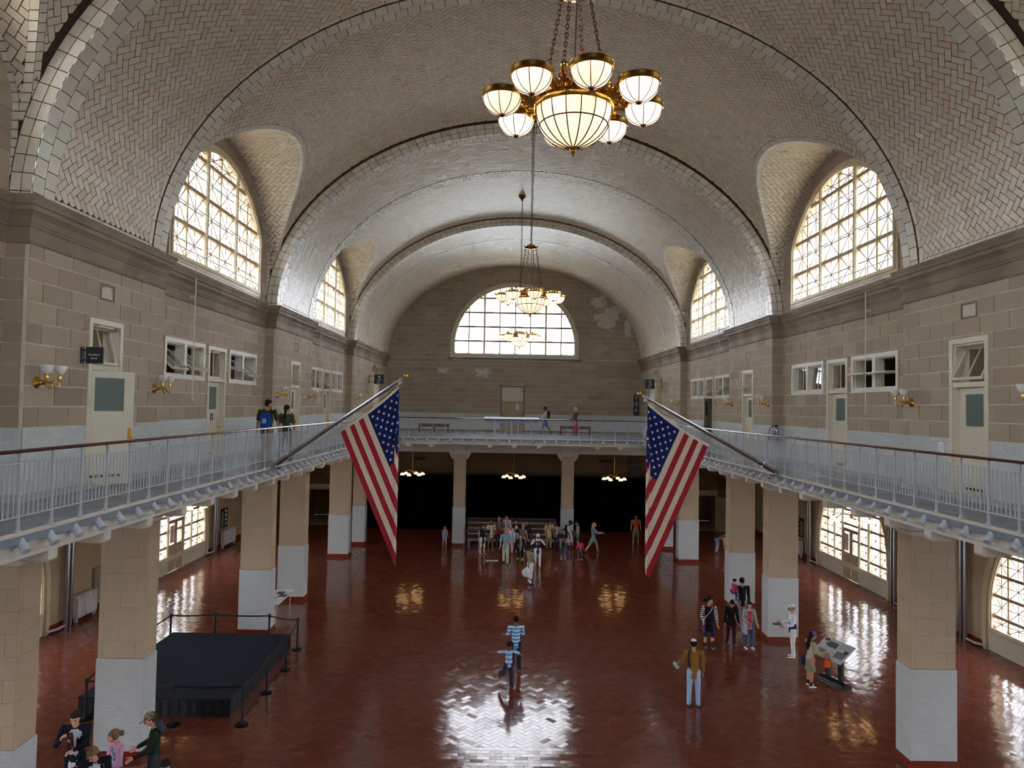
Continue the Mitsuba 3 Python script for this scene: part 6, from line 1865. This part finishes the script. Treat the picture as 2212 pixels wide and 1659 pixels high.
p = person('stout man in a tan tee with a dark strap across his chest and cargo shorts', (2.01, 39.83), 1.62, 12, 0, 'tan', top=(208, 184, 138), sleeve=.46, hem=.43, bottom='shorts', bcol=(142, 140, 106), shoes=(60, 56, 52), hcol=(30, 26, 24), fat=1.2, turn=35)
crossbag(p, (44, 40, 40), 1, 'dark shoulder bag of the man in the tan tee')
person('woman in a pale flowered blouse with her hand at her mouth', (2.46, 39.95), 1.50, -20, 0, 'brown', female=True, top_mat='m_flower_grey', sleeve=.55, bcol=(60, 60, 70), hair='bob', hcol=(28, 24, 24), ra=(40, 10, 140, -16))
p = person('young woman with long dark hair, dark top and denim capri trousers', (2.62, 37.35), 1.58, -6, 0, 'tan', female=True, top=(44, 36, 50), sleeve=.3, hem=.44, bottom='capri', bcol=(76, 96, 124), shoes=(190, 190, 196), hair='long', hcol=(24, 20, 22), la=(16, 8, 80, -20), ra=(16, 8, 80, -20))
m = MB(C(176, 80, 150)); m.ball(p['tor'](0, -.068, .64), (.075, .012, .085), 2); m.put('top_print', 'm_cloth', p['key'])
crossbag(p, (120, 150, 70), -1, 'lime green shoulder bag at the side of the young woman', .2, .2, .46)
p = person('man in a white tee, dark cap and white shorts, seen from the side', (3.15, 39.53), 1.68, 60, 0, 'dark', top=(226, 226, 232), sleeve=.46, hem=.43, bottom='shorts', bcol=(208, 206, 204), shoes=(120, 100, 90), hat=('cap', (36, 36, 48)), hcol=(24, 20, 20), ll=(10, 2, 2), rl=(-8, 2, -14))
backpack(p, (26, 26, 34), 'large black backpack of the man in white shorts', .70, .18, .28)
person('boy in a white and blue tank top and green shorts', (3.70, 40.5), 1.46, -80, 0, 'pink', child=True, top=(206, 204, 220), sleeve=0, bottom='shorts', bcol=(60, 128, 120), shoes=(70, 80, 90), hcol=(60, 44, 34))
person('little girl in a bright pink jacket and white shoes', (3.49, 37.18), 1.06, 200, 0, 'brown', child=True, female=True, top=(232, 72, 134), hem=.42, bcol=(60, 56, 84), bottom='shorts', shoes=(222, 224, 232), hair='bob', hcol=(20, 18, 20), la=(10, 22, 16, 18), ra=(10, 22, 16, 18), face=False)
p = person('blonde woman in a grey romper looking at her phone as she walks right', (4.42, 39.13), 1.70, 80, 0, 'light', female=True, top=(134, 146, 154), sleeve=.75, hem=.40, bottom='shorts', bcol=(134, 146, 154), shoes=(120, 84, 70), hair='long', hcol=(190, 160, 118), ll=(24, 2, 14), rl=(-26, 2, -34), la=(40, 6, 92, -10), ra=(40, 6, 92, -10))
held('phone', 'dark phone in the hands of the blonde woman walking right', 'phone', (.075, .012, .15), (p['hand'][1] + p['hand'][-1]) / 2 + [0, 0, .03], p['R'], (34, 34, 40), r=.005)
person('small girl in grey standing beside the slim left column', (-3.85, 40.0), 1.17, 30, 0, 'light', child=True, female=True, top=(170, 168, 190), hem=.40, bottom='shorts', bcol=(150, 150, 176), shoes=(190, 160, 160), hair='long', hcol=(60, 44, 36))
p = person('man in an orange tee with a black strap and checked shorts standing apart', (7.26, 41.7), 1.73, -6, 0, 'tan', top=(204, 104, 58), sleeve=.46, hem=.43, bottom='shorts', bottom_mat='m_plaid', shoes=(206, 206, 210), socks=(220, 220, 224), hcol=(30, 26, 24), fat=1.08, ll=(0, 6, 0), rl=(0, 6, 0))
crossbag(p, (26, 24, 26), -1, 'black shoulder bag of the man in orange', .14, .14, .52)
person('blonde girl in a blue romper bending forward with hands on her knees', (11.39, 39.5), 1.46, 60, 0, 'light', child=True, female=True, top=(122, 134, 178), sleeve=0, hem=.46, bottom='shorts', bcol=(122, 134, 178), shoes=(64, 84, 136), hair='pony', hcol=(196, 160, 108), lean=74, nod=10, la=(10, 4, 6, 4), ra=(10, 4, 6, 4), ll=(6, 3, -8), rl=(2, 3, -12))

# ---- the group at the right
p = person('woman in a navy and white striped cardigan with a red yoke, looking right', (6.32, 23.74), 1.72, -10, 0, 'light', female=True, top=(24, 24, 34), hem=.36, sleeve=.97, sleeve_col=('m_stripe_cardigan', C(90, 90, 100)), bottom='leggings', bcol=(36, 44, 72), shoes=(34, 36, 56), hair='bun', hcol=(28, 22, 22), turn=62, nod=0, ra=(12, 14, 60, -8), la=(4, 10, 10, 8), fine=.02)
q = p['emit'](MF.batch_hull([ell(p['T'](s_ * .095, 0.0, .822), np.array([.028, .030, .020]) * 1.72) for s_ in (-1, 1)] + [ell(p['T'](0, .022, .825), np.array([.05, .028, .02]) * 1.72)]) - limb([p['T'](0, 0, .80), p['T'](0, -.01, .95)], [.064, .09]), 'yoke', 'm_cloth', C(182, 36, 66), it=2)
crossbag(p, (200, 200, 206), -1, 'patterned shoulder bag of the woman in the striped cardigan', .18, .22, .44, (84, 76, 110))
p = person('woman in a black hooded top and dark red trousers looking down', (7.19, 24.14), 1.56, 0, 0, 'tan', female=True, top=(24, 24, 26), hem=.44, bcol=(72, 30, 36), bottom='trousers', shoes=(30, 26, 30), hair='bob', hcol=(22, 18, 20), nod=34, hat=('hood', (92, 110, 108)), ll=(4, 2, 0), rl=(-6, 2, -14), fine=.02)
hand_bag(p, 1, (150, 138, 116), 'beige handbag hanging from the hand of the woman in black', (.10, .24, .22))
p = person('older woman with a pink scarf under a pale grey jacket, jeans and white shoes', (7.69, 23.84), 1.57, 8, 0, 'light', female=True, top=(168, 170, 164), hem=.42, bcol=(62, 86, 124), shoes=(226, 226, 230), hair='bob', hcol=(46, 36, 32), open_front=(.05, .80, .46, C(204, 62, 96), 'm_cloth'), la=(12, 12, 50, -10), ra=(12, 12, 70, -20), turn=-10, nod=14, fine=.02)
crossbag(p, (150, 130, 160), -1, 'pale lilac tote bag beside the woman with the pink scarf', .22, .24, .44, (190, 180, 200))
p = person('man in a black sweater seen from behind carrying a toddler, by the white column', (8.30, 26.3), 1.76, 178, 0, 'tan', top=(26, 28, 34), hem=.43, bcol=(140, 138, 132), shoes=(60, 54, 50), hair='short', hcol=(30, 24, 24), la=(30, 16, 96, 0), ra=(6, 8, 10, 6), turn=-40, face=False, fine=.02)
person('toddler in a magenta top held on the arm of the man in black', (7.98, 26.22), .92, 110, 0.86, 'light', child=True, top=(184, 60, 130), bcol=(58, 84, 120), shoes=(214, 84, 60), hair='short', hcol=(40, 28, 26), ll=(50, 12, 0), rl=(40, 12, -6), fine=.02)
p = person('visitor in a white cap, white and navy jacket and white trousers holding a tablet', (8.85, 23.05), 1.70, -100, 0, 'tan', top=(224, 226, 234), hem=.47, sleeve=.97, bcol=(222, 220, 214), shoes=(230, 230, 234), hat=('cap', (226, 226, 236)), hair='short', hcol=(120, 110, 100), la=(14, 8, 78, 0), ra=(14, 8, 78, 0), turn=-20, fine=.02)
q = p['emit'](limb([p['T'](0, 0, .475), p['T'](0, 0, .56), p['T'](0, 0, .64)], [np.array([.094, .073, .03]) * 1.7, np.array([.091, .071, .03]) * 1.7, np.array([.079, .066, .012]) * 1.7], 14), 'navy_panel', 'm_cloth', C(40, 46, 112), it=2)
held('tablet', 'dark tablet held out flat by the visitor in the white cap', 'tablet', (.20, .27, .014), (p['hand'][1] + p['hand'][-1]) / 2 + [-.06, 0, .02], p['R'], (44, 46, 70), r=.006)
p = person('girl in a purple cap and beige jacket reading the slanted exhibit panel', (8.36, 20.62), 1.58, 100, 0, 'tan', female=True, top=(178, 170, 146), hem=.46, sleeve=.95, bottom='skirt', bcol=(140, 132, 116), shoes=(204, 208, 212), socks=(54, 28, 44), hair='long', hcol=(34, 22, 24), hat=('cap', (130, 78, 178)), la=(20, 8, 84, -6), ra=(20, 8, 84, -6), nod=22, fine=.02)
crossbag(p, (48, 58, 84), 1, 'navy shoulder bag behind the girl in the purple cap', .24, .17, .45)
hand_bag(p, -1, (236, 96, 44), 'bright orange bag hanging at the side of the girl in the purple cap', (.10, .18, .22))
p = person('man in an ochre sweater and pale jeans with a white skullcap, seen from behind', (4.57, 19.2), 1.76, 176, 0, 'tan', top=(142, 104, 50), hem=.43, bcol=(160, 190, 222), shoes=(70, 66, 66), hair='short', hcol=(20, 18, 20), hat=('skullcap', (226, 230, 236)), la=(14, 16, 60, 10), ra=(2, 6, 14, 4), face=False, ll=(0, 4, -2), rl=(-2, 3, -4), fine=.02)
m = MB(C(30, 28, 30)); m.tube([p['tor'](.06, .02, .845), p['tor'](.085, .055, .80), p['tor'](.09, .075, .70), p['tor'](.07, .075, .60)], .022, 8); m.put('shoulder_strap', 'm_cloth', p['key'])
held('leaflet', 'pale blue folded leaflet in the left hand of the man in the ochre sweater', 'leaflet', (.10, .02, .21), p['hand'][1] + [-.05, 0, -.03], p['R'] @ np.array([[.8, 0, .6], [0, 1, 0], [-.6, 0, .8]]), (190, 222, 240), r=.006)

# ---- the group at the bottom left corner
p = person('man in a navy suit and tie with his hand at his chin, wearing a headset', (-9.06, 14.3), 1.80, 14, 0, 'light', top=(26, 30, 46), hem=.40, bcol=(24, 26, 38), shoes=(30, 28, 28), hair='short', hcol=(52, 38, 32), hat=('headset', None), open_front=(.034, .80, .62, C(214, 218, 232), 'm_cloth'), ra=(36, 14, 142, -30), la=(26, 4, 86, -40), nod=16, fine=.018)
m = MB(C(96, 40, 44)); m.tube([(-9.07, 14.3 - .125, 1.42), (-9.06, 14.3 - .130, 1.30), (-9.05, 14.3 - .128, 1.14)], [.018, .03, .036], 8); m.put('necktie', 'm_cloth', p['key'])
person('sandy-haired boy in a black jacket looking down, wearing a headset', (-8.09, 13.28), 1.62, 30, 0, 'light', top=(28, 30, 38), hem=.44, bcol=(40, 44, 60), hair='short', hcol=(128, 108, 74), hat=('headset', None), nod=34, turn=-40, fine=.018, open_front=(.02, .80, .6, C(200, 204, 216), 'm_cloth'))
person('woman in a pink hooded jacket over a blue flowered top, with a headset', (-8.02, 13.9), 1.62, -40, 0, 'pink', female=True, top=(206, 158, 192), hem=.43, bcol=(70, 74, 96), hair='bun', hcol=(128, 100, 66), hat=('headset', None), nod=18, turn=-26, open_front=(.05, .80, .46, C(120, 130, 180), 'm_flower_blue'), ra=(16, 10, 60, -10), la=(16, 10, 60, -10), fine=.018)
p = person('man in a camouflage cap and dark green hooded jacket', (-7.48, 14.25), 1.80, -70, 0, 'pink', top=(34, 46, 34), hem=.40, bcol=(60, 60, 66), hair='short', hcol=(80, 58, 44), hat=[('hood', (58, 66, 80)), ('cap', (130, 126, 98, 'm_camo'))], nod=20, la=(16, 8, 66, -6), ra=(16, 8, 66, -6), open_front=(.05, .80, .46, C(50, 62, 92), 'm_cloth'), fine=.018)
person('person of whom only the dark hair shows at the bottom edge of the view', (-6.50, 12.62), 1.70, 20, 0, 'tan', top=(60, 60, 66), bcol=(50, 50, 58), hair='short', hcol=(40, 36, 34), hat=('headset', None), nod=10)
print('people', sum(1 for q in labels if q.split('_')[0] == 'person' and '__' not in q), 'entries', len(scene))
